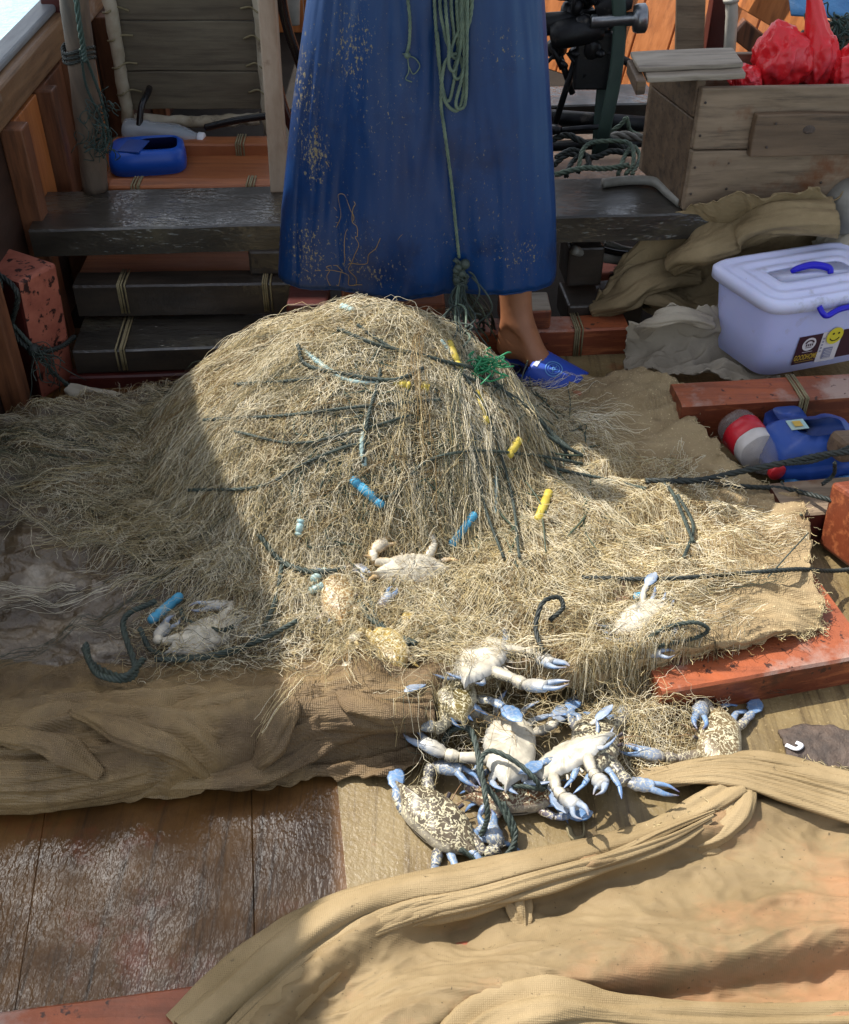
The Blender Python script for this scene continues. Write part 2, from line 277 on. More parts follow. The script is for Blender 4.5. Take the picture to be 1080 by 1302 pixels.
class MB:
    def __init__(s): s.v = []; s.f = []; s.m = []
    def add(s, vs, fs, mi=0):
        o = len(s.v); s.v += [tuple(v) for v in vs]; s.f += [tuple(i + o for i in f) for f in fs]; s.m += [mi] * len(fs)
    def hexa(s, c, mi=0):      # 8 corners: bottom 4 ccw, top 4 ccw
        s.add(c, [(3, 2, 1, 0), (4, 5, 6, 7), (0, 1, 5, 4), (1, 2, 6, 5), (2, 3, 7, 6), (3, 0, 4, 7)], mi)
    def box(s, x0, x1, y0, y1, z0, z1, mt=None, mi=0):
        c = [(x0, y0, z0), (x1, y0, z0), (x1, y1, z0), (x0, y1, z0), (x0, y0, z1), (x1, y0, z1), (x1, y1, z1), (x0, y1, z1)]
        if mt is not None: c = [mt @ Vector(p) for p in c]
        s.hexa(c, mi)
    def tube(s, pts, r, sides=8, mi=0, flat=1.0, up=None, cap=True):
        P = np.asarray([list(p)[:3] for p in pts], float); n = len(P)
        rr = np.full(n, r) if np.isscalar(r) else np.interp(np.linspace(0, 1, n), np.linspace(0, 1, len(r)), r)
        T = np.gradient(P, axis=0); T /= np.linalg.norm(T, axis=1)[:, None] + 1e-12
        u = np.array(up if up is not None else (0, 0, 1.0))
        if abs(T[0] @ u) > .95 and up is None: u = np.array((0, 1.0, 0))
        vs = []
        for i in range(n):
            sd_ = np.cross(T[i], u); sd_ /= np.linalg.norm(sd_) + 1e-12
            nu = np.cross(sd_, T[i]); u = nu if up is None else u
            for k in range(sides):
                a = 2 * math.pi * k / sides
                vs.append(P[i] + rr[i] * (math.cos(a) * sd_ + flat * math.sin(a) * nu))
        fs = [(i * sides + k, i * sides + (k + 1) % sides, (i + 1) * sides + (k + 1) % sides, (i + 1) * sides + k) for i in range(n - 1) for k in range(sides)]
        if cap: fs += [tuple(range(sides))[::-1], tuple((n - 1) * sides + k for k in range(sides))]
        s.add(vs, fs, mi)
    def rope(s, pts, r, n=None, pitch=None, mi=0, strands=3, jit=0):
        P = np.asarray(pts, float)
        L = np.linalg.norm(np.diff(P, axis=0), axis=1).sum(); pitch = pitch or r * 7
        n = min(n or int(L / (pitch / 7)) + 8, 700); P = cr(P[:, :3], n)
        if jit: P = P + nr.normal(0, jit, P.shape)
        T = np.gradient(P, axis=0); T /= np.linalg.norm(T, axis=1)[:, None] + 1e-12
        u = np.cross(T, (0.13, .21, .97)); u /= np.linalg.norm(u, axis=1)[:, None] + 1e-12; v = np.cross(T, u)
        ph = np.linspace(0, 2 * math.pi * L / pitch, n)
        for k in range(strands):
            a = ph + 2 * math.pi * k / strands
            s.tube(P + r * .5 * (np.cos(a)[:, None] * u + np.sin(a)[:, None] * v), r * .56, 5, mi)
    def grid(s, A, mi=0, wrap=False):
        nu, nv = A.shape[:2]; vs = A.reshape(-1, 3)
        q = nv if wrap else nv - 1
        fs = [(i * nv + j, (i + 1) * nv + j, (i + 1) * nv + (j + 1) % nv, i * nv + (j + 1) % nv) for i in range(nu - 1) for j in range(q)]
        s.add(vs, fs, mi)
    def lathe(s, prof, a, b, sides=20, mi=0, dent=0):
        """profile [(t,r)] t in metres along axis from a towards b"""
        a = np.array(a, float); ax = np.array(b, float) - a; ax /= np.linalg.norm(ax)
        u = np.cross(ax, (0, 0, 1)) if abs(ax[2]) < .9 else np.cross(ax, (0, 1, 0)); u /= np.linalg.norm(u); v = np.cross(u, ax)
        vs = []
        for t, r in prof:
            for k in range(sides):
                g = 2 * math.pi * k / sides
                rr = r * (1 + dent * mn.noise(Vector((t * 20, math.cos(g) * 1.5, math.sin(g) * 1.5))))
                vs.append(a + ax * t + rr * (math.cos(g) * u + math.sin(g) * v))
        n = len(prof)
        fs = [(i * sides + k, i * sides + (k + 1) % sides, (i + 1) * sides + (k + 1) % sides, (i + 1) * sides + k) for i in range(n - 1) for k in range(sides)]
        fs += [tuple(range(sides))[::-1], tuple((n - 1) * sides + k for k in range(sides))]
        s.add(vs, fs, mi)
    def ball(s, c, r, mi=0, nu=8, nv=10, sc=(1, 1, 1)):
        prof = [(-math.cos(math.pi * i / nu) * r, max(1e-4, math.sin(math.pi * i / nu) * r)) for i in range(nu + 1)]
        o = len(s.v); s.lathe(prof, (0, 0, 0), (0, 0, 1), nv, mi)
        for i in range(o, len(s.v)):
            p = s.v[i]; s.v[i] = (c[0] + p[0] * sc[0], c[1] + p[1] * sc[1], c[2] + p[2] * sc[2])
    def build(s, name, mats, parent=None, smooth=True, loc=None, bevel=0, jitter=0, jscale=12, subdiv=0, solid=0, sub=0):
        me = bpy.data.meshes.new(name); me.from_pydata(s.v, [], s.f)
        if not isinstance(mats, (list, tuple)): mats = [mats]
        for x in mats: me.materials.append(M[x] if isinstance(x, str) else x)
        me.polygons.foreach_set('material_index', s.m)
        if subdiv:
            b = bmesh.new(); b.from_mesh(me)
            for k in range(subdiv):
                ed = [e for e in b.edges if e.calc_length() > .07]
                if ed: bmesh.ops.subdivide_edges(b, edges=ed, cuts=1, use_grid_fill=True)
            b.to_mesh(me); b.free()
        if jitter:
            for v in me.vertices:
                q = v.co * jscale; v.co += Vector((mn.noise(q), mn.noise(q + Vector((31, 0, 0))), mn.noise(q + Vector((0, 47, 0))))) * jitter
        base = Vector(loc) if loc is not None else (Vector(parent['_w']) if parent is not None else None)
        if base is not None:
            for v in me.vertices: v.co -= base
        if smooth: me.polygons.foreach_set('use_smooth', [True] * len(me.polygons))
        me.update()
        o = bpy.data.objects.new(name, me); C.objects.link(o)
        if parent is not None:
            o.parent = parent; o['_w'] = parent['_w']
        elif base is not None: o.location = base; o['_w'] = list(base)
        else: o['_w'] = [0, 0, 0]
        if bevel:
            md = o.modifiers.new('b', 'BEVEL'); md.width = bevel; md.segments = 2; md.limit_method = 'ANGLE'; md.angle_limit = R(40)
            if smooth: me.polygons.foreach_set('use_smooth', [False] * len(me.polygons))
        if solid: md = o.modifiers.new('s', 'SOLIDIFY'); md.thickness = solid; md.offset = -1
        if sub: md = o.modifiers.new('u', 'SUBSURF'); md.levels = sub; md.render_levels = sub
        return o

def tag(o, label=None, cat=None, group=None, kind=None):
    if label: o['label'] = label
    if cat: o['category'] = cat
    if group: o['group'] = group
    if kind: o['kind'] = kind
    return o
def thing(name, label, cat, loc, group=None):
    o = bpy.data.objects.new(name, None); C.objects.link(o); o.location = loc; o['_w'] = list(loc)
    o.empty_display_size = .05
    return tag(o, label, cat, group)

def patch(rows, nu, nv, amp=.006, sc=9, fine=.0015, fsc=45, seed=0, rag=.004, ridge=0, wrk=1.0):
    """rows: list of rows of (px,py,z); tensor Catmull-Rom -> draped sheet"""
    A = np.array([[list(G(*p)) for p in r] for r in rows])
    B = np.array([cr(A[i], nv) for i in range(A.shape[0])])
    S = np.array([cr(B[:, j], nu) for j in range(nv)]).transpose(1, 0, 2)
    for i in range(nu):
        for j in range(nv):
            p = Vector(S[i, j]); q = p + Vector((seed * 3.1, seed * 1.7, 0))
            d = amp * mn.fractal(q * sc, 1, 2, 4) + fine * mn.noise(q * fsc)
            wq = Vector((q.x + .05 * mn.noise(q * 7), q.y + .05 * mn.noise(q * 7 + Vector((5, 5, 5))), seed * .37))
            for ws, wa in ((11, .0042), (23, .0026), (47, .0013)):
                d += wrk * wa * ((1 - abs(mn.noise(Vector((wq.x * ws * .6, wq.y * ws * 1.5, seed + ws)))) * 3.2))
            if ridge:
                k = mn.noise(Vector((q.x * sc * .55 + 2 * mn.noise(q * 2.5), q.y * sc * 1.3, seed)))
                d += ridge * (1 - abs(k) * 2.2)
            S[i, j, 2] = max(S[i, j, 2] + d, .004)
            e = min(i, j, nu - 1 - i, nv - 1 - j)
            if e < 2:
                g = rag * (2 - e)
                S[i, j, 0] += g * mn.noise(q * 60); S[i, j, 1] += g * mn.noise(q * 60 + Vector((9, 9, 9)))
    return S
def bunch(mb, pts, rad, lobes=5, twist=3.0, depth=.3, n=90, sides=64, mi=0, seed=0, flat=.75, rid=1.0):
    """gathered cloth: a lobed, twisting tube through (px,py,z)"""
    P = cr([G(*p) for p in pts], n); T = np.gradient(P, axis=0); T /= np.linalg.norm(T, axis=1)[:, None]
    rr = np.interp(np.linspace(0, 1, n), np.linspace(0, 1, len(rad)), rad)
    A = np.zeros((n, sides, 3))
    for i in range(n):
        s_ = np.cross(T[i], (0, 0, 1)); s_ /= np.linalg.norm(s_); u = np.cross(s_, T[i])
        for k in range(sides):
            a = 2 * math.pi * k / sides; tw = twist * i / n
            g = mn.noise(Vector((math.cos(a) * 1.6, math.sin(a) * 1.6, i / n * 4 + seed)))
            r = rr[i] * (1 + depth * math.sin(lobes * a + tw + 2.2 * g) + .35 * g + rid * .07 * (1 - 3 * abs(mn.noise(Vector((math.cos(a) * 5 + i / n * 2, math.sin(a) * 5, i / n * 3 + seed))))) + rid * .035 * (1 - 3 * abs(mn.noise(Vector((math.cos(a) * 11, math.sin(a) * 11 + i / n * 6, i / n * 9 + seed))))))
            p = P[i] + r * (math.cos(a) * s_ + flat * math.sin(a) * u); p[2] = max(p[2], .004)
            A[i, k] = p
    mb.grid(A, mi, wrap=True)

def timber(name, pl, pr, z, depth, h, label, cat='beam', mats=('red_top', 'red_paint'), group=None, over=0, jit=.002, tie=(), back=False):
    """cross beam whose front top edge runs through two photo points at height z"""
    a = G(*pl, z); b = G(*pr, z); d = (b - a).normalized(); nrm = Vector((-d.y, d.x, 0))
    if back: a -= nrm * depth; b -= nrm * depth
    a -= d * over; n = max(2, int((b - a).length / .06)); L = (b - a).length
    prof = [(0, -h), (0, -h * .5), (0, -.004), (.004, 0), (depth * .33, .001), (depth * .66, .001), (depth - .004, 0), (depth, -.004), (depth, -h)]
    A = np.array([[list(a + d * (L * i / n) + nrm * q[0] + Vector((0, 0, q[1])) + (Vector((0, mn.noise(Vector((i * .7 + pl[0], q[0] * 30, 3))), mn.noise(Vector((i * .6 + pl[1], 7, q[1] * 30 + q[0] * 20))))) * jit)) for q in prof] for i in range(n + 1)])
    mb = MB(); mb.grid(A)
    k = len(prof)
    mb.f += [tuple(range(k))[::-1] if False else tuple(range(k)), tuple(n * k + i for i in range(k))[::-1]]; mb.m += [0, 0]
    nf = n * (k - 1)
    for i in range(nf):
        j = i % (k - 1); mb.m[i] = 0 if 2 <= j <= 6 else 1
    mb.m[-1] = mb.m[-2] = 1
    root = thing(name, label, cat, a + Vector((0, 0, -h)), group)
    mb.build('timber', list(mats), root, smooth=False)
    for t in tie:
        q = MB()
        for off in (0, .006, .011, .017):
            c = a + d * (L * t + off + rng.uniform(-.002, .002))
            e = .0025
            loop = [c - nrm * e + Vector((0, 0, -h * .9)), c - nrm * e, c - nrm * e + Vector((0, 0, e)), c + nrm * depth * .5 + Vector((0, 0, e + .001)), c + nrm * (depth + e) + Vector((0, 0, e))]
            q.tube(loop, .0022, 5)
        q.build('cord_tie', 'twine', root)
    return root

exec_parts = []

# ================================================================== SETTING
YAW = -.138                                   # boat axis: x drifts left as y grows
mb = MB(); mb.grid(np.array([[[x, y, -.45] for y in (-60, 0, 60, 900)] for x in (-700, -60, 0, 60, 700)], float))
tag(mb.build('sea', 'sea_water', smooth=False), kind='structure')
def bx(s, y): return s + YAW * (y - .976)
mb = MB()
seams = [-1.15, -.85, -.55, -.252, -.125, .398, .998, 1.598]
for i in range(len(seams) - 1):
    a, b = seams[i] + (0 if i == 4 else .0003), seams[i + 1] - (0 if i == 3 else .0003)
    n = 24; ys = np.linspace(-.7, 2.34, n)
    ra = 0 if i in (3, 4) else rng.uniform(-.001, .001)
    A = np.array([[[bx(a, y), y, -.012], [bx(a, y), y, (-.0008 if i != 4 else 0) + ra], [bx(a + .001, y), y, ra + .0006 * mn.noise(Vector((y * 3, i, 0)))],
                   [bx((a + b) / 2, y), y, ra + .001 * mn.noise(Vector((y * 3, i, 5)))],
                   [bx(b - .001, y), y, ra], [bx(b, y), y, ra - (.0008 if i != 3 else 0)], [bx(b, y), y, -.012]] for y in ys])
    mb.grid(A[:, ::-1], 1 if b < -.1 else 0)  # change of tone is put at the shadow edge
mb.add([(-1.5, -.8, -.03), (2.2, -.8, -.03), (2.2, 5.6, -.03), (-1.2, 5.6, -.03)], [(0, 1, 2, 3)], 2)
tag(mb.build('deck', ['deck', 'deck_wet_shade', 'bilge'], smooth=False), kind='structure')

# ---- cross beams
timber('deck_beam', (-40, 1291), (470, 1222), .014, .2, .03, 'flush red board under the bottom left corner of the soaked shade-toned deck', mats=('red_top', 'red_dark'), over=.1, back=True)
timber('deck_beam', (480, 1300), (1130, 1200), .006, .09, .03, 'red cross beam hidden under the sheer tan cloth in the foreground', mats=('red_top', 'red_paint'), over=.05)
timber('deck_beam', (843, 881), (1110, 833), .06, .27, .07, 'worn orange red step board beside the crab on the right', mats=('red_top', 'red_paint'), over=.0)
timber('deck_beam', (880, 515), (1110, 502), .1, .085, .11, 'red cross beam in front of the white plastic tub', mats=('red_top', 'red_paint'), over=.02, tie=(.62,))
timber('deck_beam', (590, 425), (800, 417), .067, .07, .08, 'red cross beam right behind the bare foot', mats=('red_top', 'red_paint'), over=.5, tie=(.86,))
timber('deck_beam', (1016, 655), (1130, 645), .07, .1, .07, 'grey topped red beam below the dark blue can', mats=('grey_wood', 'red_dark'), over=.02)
timber('bench_plank', (36, 293), (1010, 268), .3, .21, .062, 'long dark wet bench plank running behind the blue apron and under the crate', 'bench', mats=('thwart', 'thwart'))
timber('deck_beam', (92, 364), (372, 360), .18, .07, .075, 'black beam with cord ties just under the wet bench plank', mats=('black_wood', 'black_wood'), tie=(.2, .86))
timber('step_plank', (92, 447), (420, 437), .09, .19, .055, 'lowest dark wet plank between the worm-eaten block and the net', 'plank', mats=('thwart', 'black_wood'), tie=(.17,))
timber('deck_beam', (88, 480), (420, 470), .03, .04, .05, 'thin red board under the lowest dark wet plank', mats=('red_dark', 'red_dark'))
timber('floor_board', (100, 349), (330, 347), .12, .3, .02, 'tan brown floor boards seen in the gap under the wet bench plank', 'floor boards', mats=('orange_flat', 'orange_flat'))
timber('deck_beam', (138, 237), (352, 236), .3, .05, .07, 'orange brown beam in front of the blue cut can', mats=('orange_flat', 'orange_flat'), tie=(.14, .82))
timber('floor_board', (130, 231), (352, 230), .25, .24, .02, 'orange brown floor boards under the blue cut can', 'floor boards', mats=('orange_flat', 'orange_flat'))
timber('deck_beam', (140, 184), (346, 183), .28, .06, .06, 'orange brown beam below the grey laced hatch', mats=('orange_flat', 'orange_flat'), tie=(.78,))
timber('deck_beam', (690, 135), (840, 130), .3, .16, .08, 'dark wet beam behind the winch belt', mats=('thwart', 'black_wood'))

# timber blocks behind the feet
def block(name, c, size, rot, label, cat, mats, bev=.006, jit=.002):
    mt = Matrix.Translation(c) @ Euler(rot).to_matrix().to_4x4()
    m_ = MB(); sx, sy, sz = size; m_.box(-sx / 2, sx / 2, -sy / 2, sy / 2, 0, sz, mt)
    if len(mats) > 1: m_.m = [1, 0, 1, 1, 1, 1]
    return tag(m_.build(name, list(mats), loc=c, smooth=False, bevel=bev, jitter=jit, subdiv=1), label, cat)
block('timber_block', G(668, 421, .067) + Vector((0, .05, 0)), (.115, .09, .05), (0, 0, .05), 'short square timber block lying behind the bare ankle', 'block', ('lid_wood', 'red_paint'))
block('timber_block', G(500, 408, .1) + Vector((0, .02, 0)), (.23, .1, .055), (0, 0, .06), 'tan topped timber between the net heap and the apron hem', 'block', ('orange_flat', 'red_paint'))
block('timber_block', G(395, 412, .1), (.09, .1, .075), (0, 0, 0), 'small red timber stub by the lower left corner of the apron', 'block', ('red_dark', 'red_dark'))
block('timber_block', G(737, 352, .1), (.085, .1, .1), (0, 0, .1), 'black square block under the bench plank right of the apron', 'block', ('black_wood', 'black_wood'))
block('timber_block', G(345, 340, .18), (.09, .08, .06), (0, 0, .05), 'black square block under the bench plank left of the apron', 'block', ('black_wood', 'black_wood'))
block('red_plank', G(1096, 716, .02), (.07, .16, .13), (R(-12), R(6), R(18)), 'smooth red painted block standing at the right edge below the blue can', 'block', ('red_paint',), bev=.008, jit=.001)

# worm-eaten red block with a rope lashed round it
P0 = G(84, 505, 0)
root = thing('mooring_block', 'dark red timber block with a worm eaten pink end and a rope lashed round it', 'block', (P0.x - .12, P0.y + .06, 0))
mb = MB(); mt = Matrix.Translation((P0.x - .115, P0.y + .08, 0)) @ Euler((R(-2), R(2), R(-28))).to_matrix().to_4x4()
mb.box(-.26, .1, -.05, .06, 0, .285, mt); mb.m = [0, 1, 0, 1, 0, 0]
mb.build('body', ['red_dark', 'pink_worm'], root, smooth=False, bevel=.008, jitter=.004, subdiv=1)
mb = MB()
mb.rope([mt @ Vector(p) for p in ((-.2, -.06, .3), (0, -.055, .3), (.1, -.06, .27), (.075, -.068, .18), (.112, -.055, .13), (.118, .01, .11), (.1, .075, .1))], .006)
mb.rope([mt @ Vector(p) for p in ((-.24, .02, .3), (-.05, -.03, .295), (.06, -.062, .29), (.06, -.07, .22), (.112, -.056, .14), (.12, -.02, .06), (.16, 0, .01), (.2, -.06, .012))], .0045, mi=1)
mb.ball(mt @ Vector((.112, -.056, .135)), .014); mb.ball(mt @ Vector((-.01, -.055, .293)), .016)
for k in range(26):
    p = mt @ Vector((.112, -.056, .135)); q = [p]
    for j in range(4): q.append(q[-1] + Vector((rng.uniform(-.01, .025), rng.uniform(-.02, .02), rng.uniform(-.035, .006))))
    mb.tube(cr(q, 12), .0012, 4, 1)
mb.build('lashing', ['rope_dark', 'rope'], root)

# ---- left bulwark
root = thing('boat_side', 'left side of the boat with bleached rail and brown uprights beside the sea', 'boat side', (-.9, 2.2, -.4))
XW = -.885
mb = MB(); mb.box(XW - .035, XW - .005, .9, 5.2, -.5, .56); mb.build('planking', 'hull_dark', root, smooth=False, bevel=.003, subdiv=3, jitter=.003)
mb = MB(); mb.box(XW - .045, XW + .012, .9, 5.2, .505, .585); mb.build('rail', 'rail', root, smooth=False, bevel=.007, subdiv=3, jitter=.003)
mb = MB(); mb.box(XW - .06, XW - .01, .9, 5.2, .586, .604); mb.build('rail_cap', 'rail_top', root, smooth=False, bevel=.006, subdiv=3, jitter=.003)
for y0, wd in ((1.55, .05), (1.93, .05), (2.28, .05), (2.52, .045), (2.74, .05), (3.1, .05), (3.6, .05)):
    mb = MB(); mb.box(XW - .004, XW + .045, y0, y0 + wd, -.02, .503); mb.build('rib', 'brown_wood', root, smooth=False, bevel=.004, jitter=.004, subdiv=2)
for y0, y1, c in ((2.34, 2.51, 'orange_wood'), (2.57, 2.73, 'brown_wood')):
    mb = MB(); mb.box(XW - .004, XW + .012, y0, y1, .2, .5); mb.build('lining_board', c, root, smooth=False, bevel=.002)
# upright red board and dark gap beyond the pole
root = thing('upright_board', 'tall red brown upright board with an orange edge behind the leaning pole', 'board', D(125, 190, 2.86))
p = D(112, 200, 2.86)
mb = MB(); mb.box(p.x - .035, p.x + .035, 2.84, 2.9, .1, 1.0); mb.build('board', 'red_dark', root, smooth=False, bevel=.004, jitter=.003, subdiv=2)
mb = MB(); mb.box(p.x + .037, p.x + .057, 2.835, 2.9, .1, 1.0); mb.build('edge_strip', 'orange_wood', root, smooth=False, bevel=.003, jitter=.002, subdiv=2)
# leaning pole with a rope knotted round it
a, b = G(122, 240, .3), D(84, -60, 2.36)
root = thing('wooden_pole', 'old grey pole standing on the bench plank by the left rail', 'pole', a)
b2 = a + (b - a) * 2.6
mb = MB(); mb.tube(cr([a, a + (b2 - a) * .3 + Vector((.004, 0, 0)), a + (b2 - a) * .6 - Vector((.005, 0, 0)), b2], 60), [.03, .029, .028, .027], 18); mb.build('pole', 'pole_wood', root, jitter=.003, jscale=20)
mb = MB()
def on(t, r, g): return a + (b - a) * t + Vector((math.cos(g) * r, -math.sin(g) * r, 0))
for k in range(3):
    mb.rope([on(.6 + .02 * k + .01 * math.sin(g * 2), .032, g) for g in np.linspace(0, 2 * math.pi, 14)], .004)
mb.build('lashing', 'rope_dark', root)
mb = MB()
mb.rope([D(95, -20, 2.32), D(101, 30, 2.32), D(106, 60, 2.33), D(108, 78, 2.33)], .006)
mb.rope([D(104, 60, 2.33), D(116, 90, 2.36), D(130, 130, 2.38), D(138, 175, 2.4), D(130, 190, 2.4)], .0035)
mb.rope([D(102, 62, 2.33), D(110, 110, 2.36), D(128, 150, 2.38), D(134, 182, 2.4)], .003)
for k in range(60):
    p = D(rng.uniform(112, 138), rng.uniform(120, 190), rng.uniform(2.36, 2.44)); q = [p]
    for j in range(4): q.append(q[-1] + Vector((rng.uniform(-.02, .02), rng.uniform(-.01, .01), rng.uniform(-.025, .02))))
    mb.tube(cr(q, 12), .0011, 4)
tag(mb.build('green_line', 'belt', loc=D(105, 60, 2.33)), 'frayed green rope and net scraps hanging beside the leaning pole', 'rope')

# ---- laced hatch panel
root = thing('laced_hatch', 'grey plank hatch laced into a whitewashed pole frame at the back left', 'hatch', D(242, 150, 2.95))
Y = 2.95; x0, x1 = D(158, 80, Y).x, D(330, 80, Y).x; z0 = D(240, 140, Y).z; zt = .64
mb = MB(); zz = z0
for h in (.10, .125, .115):
    mb.box(x0, x1, Y, Y + .02, zz + .002, min(zz + h, zt)); zz += h
mb.build('planks', 'hatch_wood', root, smooth=False, bevel=.003, jitter=.003, subdiv=2)
for xx in (x0 - .012, x1 + .012):
    mb = MB(); mb.tube(cr([(xx, Y - .01, z0 - .06), (xx + .004, Y - .012, z0 + .3), (xx, Y - .01, zt)], 40), .017, 10)
    mb.build('frame_pole', 'white_wrap', root, jitter=.005, jscale=40)
mb = MB(); mb.tube(cr([(x0 + .01, Y - .02, z0 - .018), ((x0 + x1) / 2, Y - .022, z0 - .022), (x1 - .01, Y - .02, z0 - .016)], 50), .015, 10); mb.build('bottom_roll', 'white_wrap', root, jitter=.006, jscale=40)
for k in range(5):
    z = z0 + .05 + k * .068
    for s_, xx in ((1, x0), (-1, x1)):
        mb = MB(); mb.tube(cr([(xx + s_ * .035, Y - .004, z + rng.uniform(-.006, .006)), (xx + s_ * .008, Y - .012, z + .008), (xx - s_ * .012, Y - .03, z), (xx - s_ * .03, Y - .01, z - .006)], 14), .0028, 5); mb.build('lacing', 'twine', root)
# pale post right of it
root = None
a = G(352, 245, .3); mb = MB(); t_ = D(336, -30, a.y + .02)
mb.hexa([a + Vector(q) for q in ((-.014, 0, 0), (.026, 0, 0), (.026, .05, 0), (-.014, .05, 0))] + [t_ + Vector(q) for q in ((-.012, 0, .2), (.022, 0, .2), (.022, .05, .2), (-.012, .05, .2))])
tag(mb.build('upright_post', 'pale_wood', loc=a, smooth=False, bevel=.004, jitter=.003, subdiv=2), 'pale peeling upright post between the laced hatch and the apron', 'post')

# ---- back bulkhead in the sun
root = thing('far_boat_side', 'sunlit orange plank side of the boat closing in towards the bow at the upper right', 'boat side', (.6, 4.2, -.03))
def wallpt(t, z, off=0):
    n_ = Vector((-.76, -.65, 0)); return Vector((.1 + 1.75 * t, 4.83 - 2.05 * t, z)) - n_ * (.32 * z - off)
mb = MB(); nb = 17
for k in range(nb):
    t0, t1 = k / nb, (k + 1) / nb - .0025
    mb.hexa([wallpt(t0, -.03), wallpt(t1, -.03), wallpt(t1, -.03, -.02), wallpt(t0, -.03, -.02), wallpt(t0, .6), wallpt(t1, .6), wallpt(t1, .6, -.02), wallpt(t0, .6, -.02)])
mb.build('boards', 'orange_wood', root, smooth=False, bevel=.003, jitter=.003)
for t in (.3, .46, .6, .74, .88):
    mb = MB(); t1 = t + .022
    mb.hexa([wallpt(t, -.03, .04), wallpt(t1, -.03, .04), wallpt(t1, -.03, .002), wallpt(t, -.03, .002), wallpt(t, .6, .04), wallpt(t1, .6, .04), wallpt(t1, .6, .002), wallpt(t, .6, .002)]); mb.build('frame', 'brown_wood', root, smooth=False, bevel=.003, jitter=.002)
mb = MB(); mb.hexa([wallpt(0, .602, .05), wallpt(1, .602, .05), wallpt(1, .602, -.05), wallpt(0, .602, -.05), wallpt(0, .64, .05), wallpt(1, .64, .05), wallpt(1, .64, -.05), wallpt(0, .64, -.05)]); mb.build('rail', 'rail', root, smooth=False, bevel=.004)
root = thing('bow_bulkhead', 'orange plank bulkhead far behind the hatch and the apron', 'bulkhead', (-.4, 4.85, -.03))
x = -.86; mb = MB()
while x < .1:
    mb.box(x, x + .117, 4.85, 4.87, -.03, .6); x += .12
mb.build('boards', 'orange_wood', root, smooth=False, bevel=.003, jitter=.003)
mb = MB(); a_ = D(864, 95, 3.4); b_ = D(868, -40, 3.42)
mb.hexa([a_ + Vector(q) for q in ((0, 0, -.1), (.085, 0, -.1), (.085, .03, -.1), (0, .03, -.1))] + [b_ + Vector(q) for q in ((-.02, .02, .1), (.06, .02, .1), (.06, .05, .1), (-.02, .05, .1))])
tag(mb.build('leaning_plank', 'grey_wood', loc=a_, smooth=False, bevel=.004, jitter=.004, subdiv=2), 'grey cracked plank leaning on the orange bulkhead behind the crate lid', 'plank')
a_ = D(900, 95, 3.45); mb = MB(); mb.box(a_.x - .02, a_.x + .04, 3.44, 3.5, -.03, .8); tag(mb.build('bulkhead_stud', 'red_dark', loc=a_, smooth=False, bevel=.004, jitter=.003, subdiv=2), 'dark red stud between the grey leaning plank and the white pipe', 'stud')
mb = MB(); a_ = D(934, 100, 3.35); mb.tube([a_ + Vector((0, 0, -.2)), D(931, 20, 3.35), D(928, -80, 3.35)], .018, 14); mb.tube([D(930, 2, 3.35), D(930, -4, 3.35)], .023, 14)
tag(mb.build('white_pipe', 'pvc', loc=a_), 'stained white pipe standing behind the crate', 'pipe')
def slantbox(name, a, b, wy, wz, m_, label, cat):
    d = (b - a).normalized(); up = Vector((-d.z, 0, d.x)).normalized() * wz; q = MB(); y_ = Vector((0, wy, 0))
    q.hexa([a - up, b - up, b - up + y_, a - up + y_, a + up, b + up, b + up + y_, a + up + y_])
    return tag(q.build(name, m_, loc=a, smooth=False, bevel=.004, jitter=.003, subdiv=2), label, cat)
slantbox('slanting_beam', D(948, -10, 3.5), D(1110, 82, 3.0), .07, .045, 'orange_wood', 'orange beam slanting down behind the red bags', 'beam')
slantbox('lower_strut', D(940, 38, 3.45), D(1060, 130, 3.4), .05, .03, 'brown_wood', 'brown strut under the slanting orange beam', 'beam')
mb = MB(); q = np.array([[list(D(1000 + 130 * i / 9 + 6 * j / 5, -24 + 26 * i / 9 + (44 - 2 * i) * j / 5, 3.1 - .1 * j / 5 + .02 * mn.noise(Vector((i * .6, j * .7, 2))))) for j in range(6)] for i in range(10)]); mb.grid(q)
tag(mb.build('blue_sheet', 'blue_sheet', loc=D(1060, 0, 3.1), solid=.006), 'pale blue plastic sheet at the top right corner', 'sheet')
mb = MB(); mb.tube([D(1076, 90, 3.1), D(1070, -40, 3.15)], .035, 12); tag(mb.build('round_post', 'pole_wood', loc=D(1076, 90, 3.1)), 'bluish grey round post behind the last red bag', 'post')
mb = MB()
for k in range(50):
    c_ = D(1062, 46, 2.95); q = [c_ + Vector((nr.normal(0, .03), nr.normal(0, .02), nr.normal(0, .025)))]
    for j in range(5): q.append(q[-1] + Vector((rng.uniform(-.025, .025), rng.uniform(-.02, .02), rng.uniform(-.025, .025))))
    mb.tube(cr(q, 16), .0022, 5)
tag(mb.build('net_scrap', 'belt', loc=D(1062, 46, 2.95)), 'tangle of dark green line hung behind the red bags', 'net')

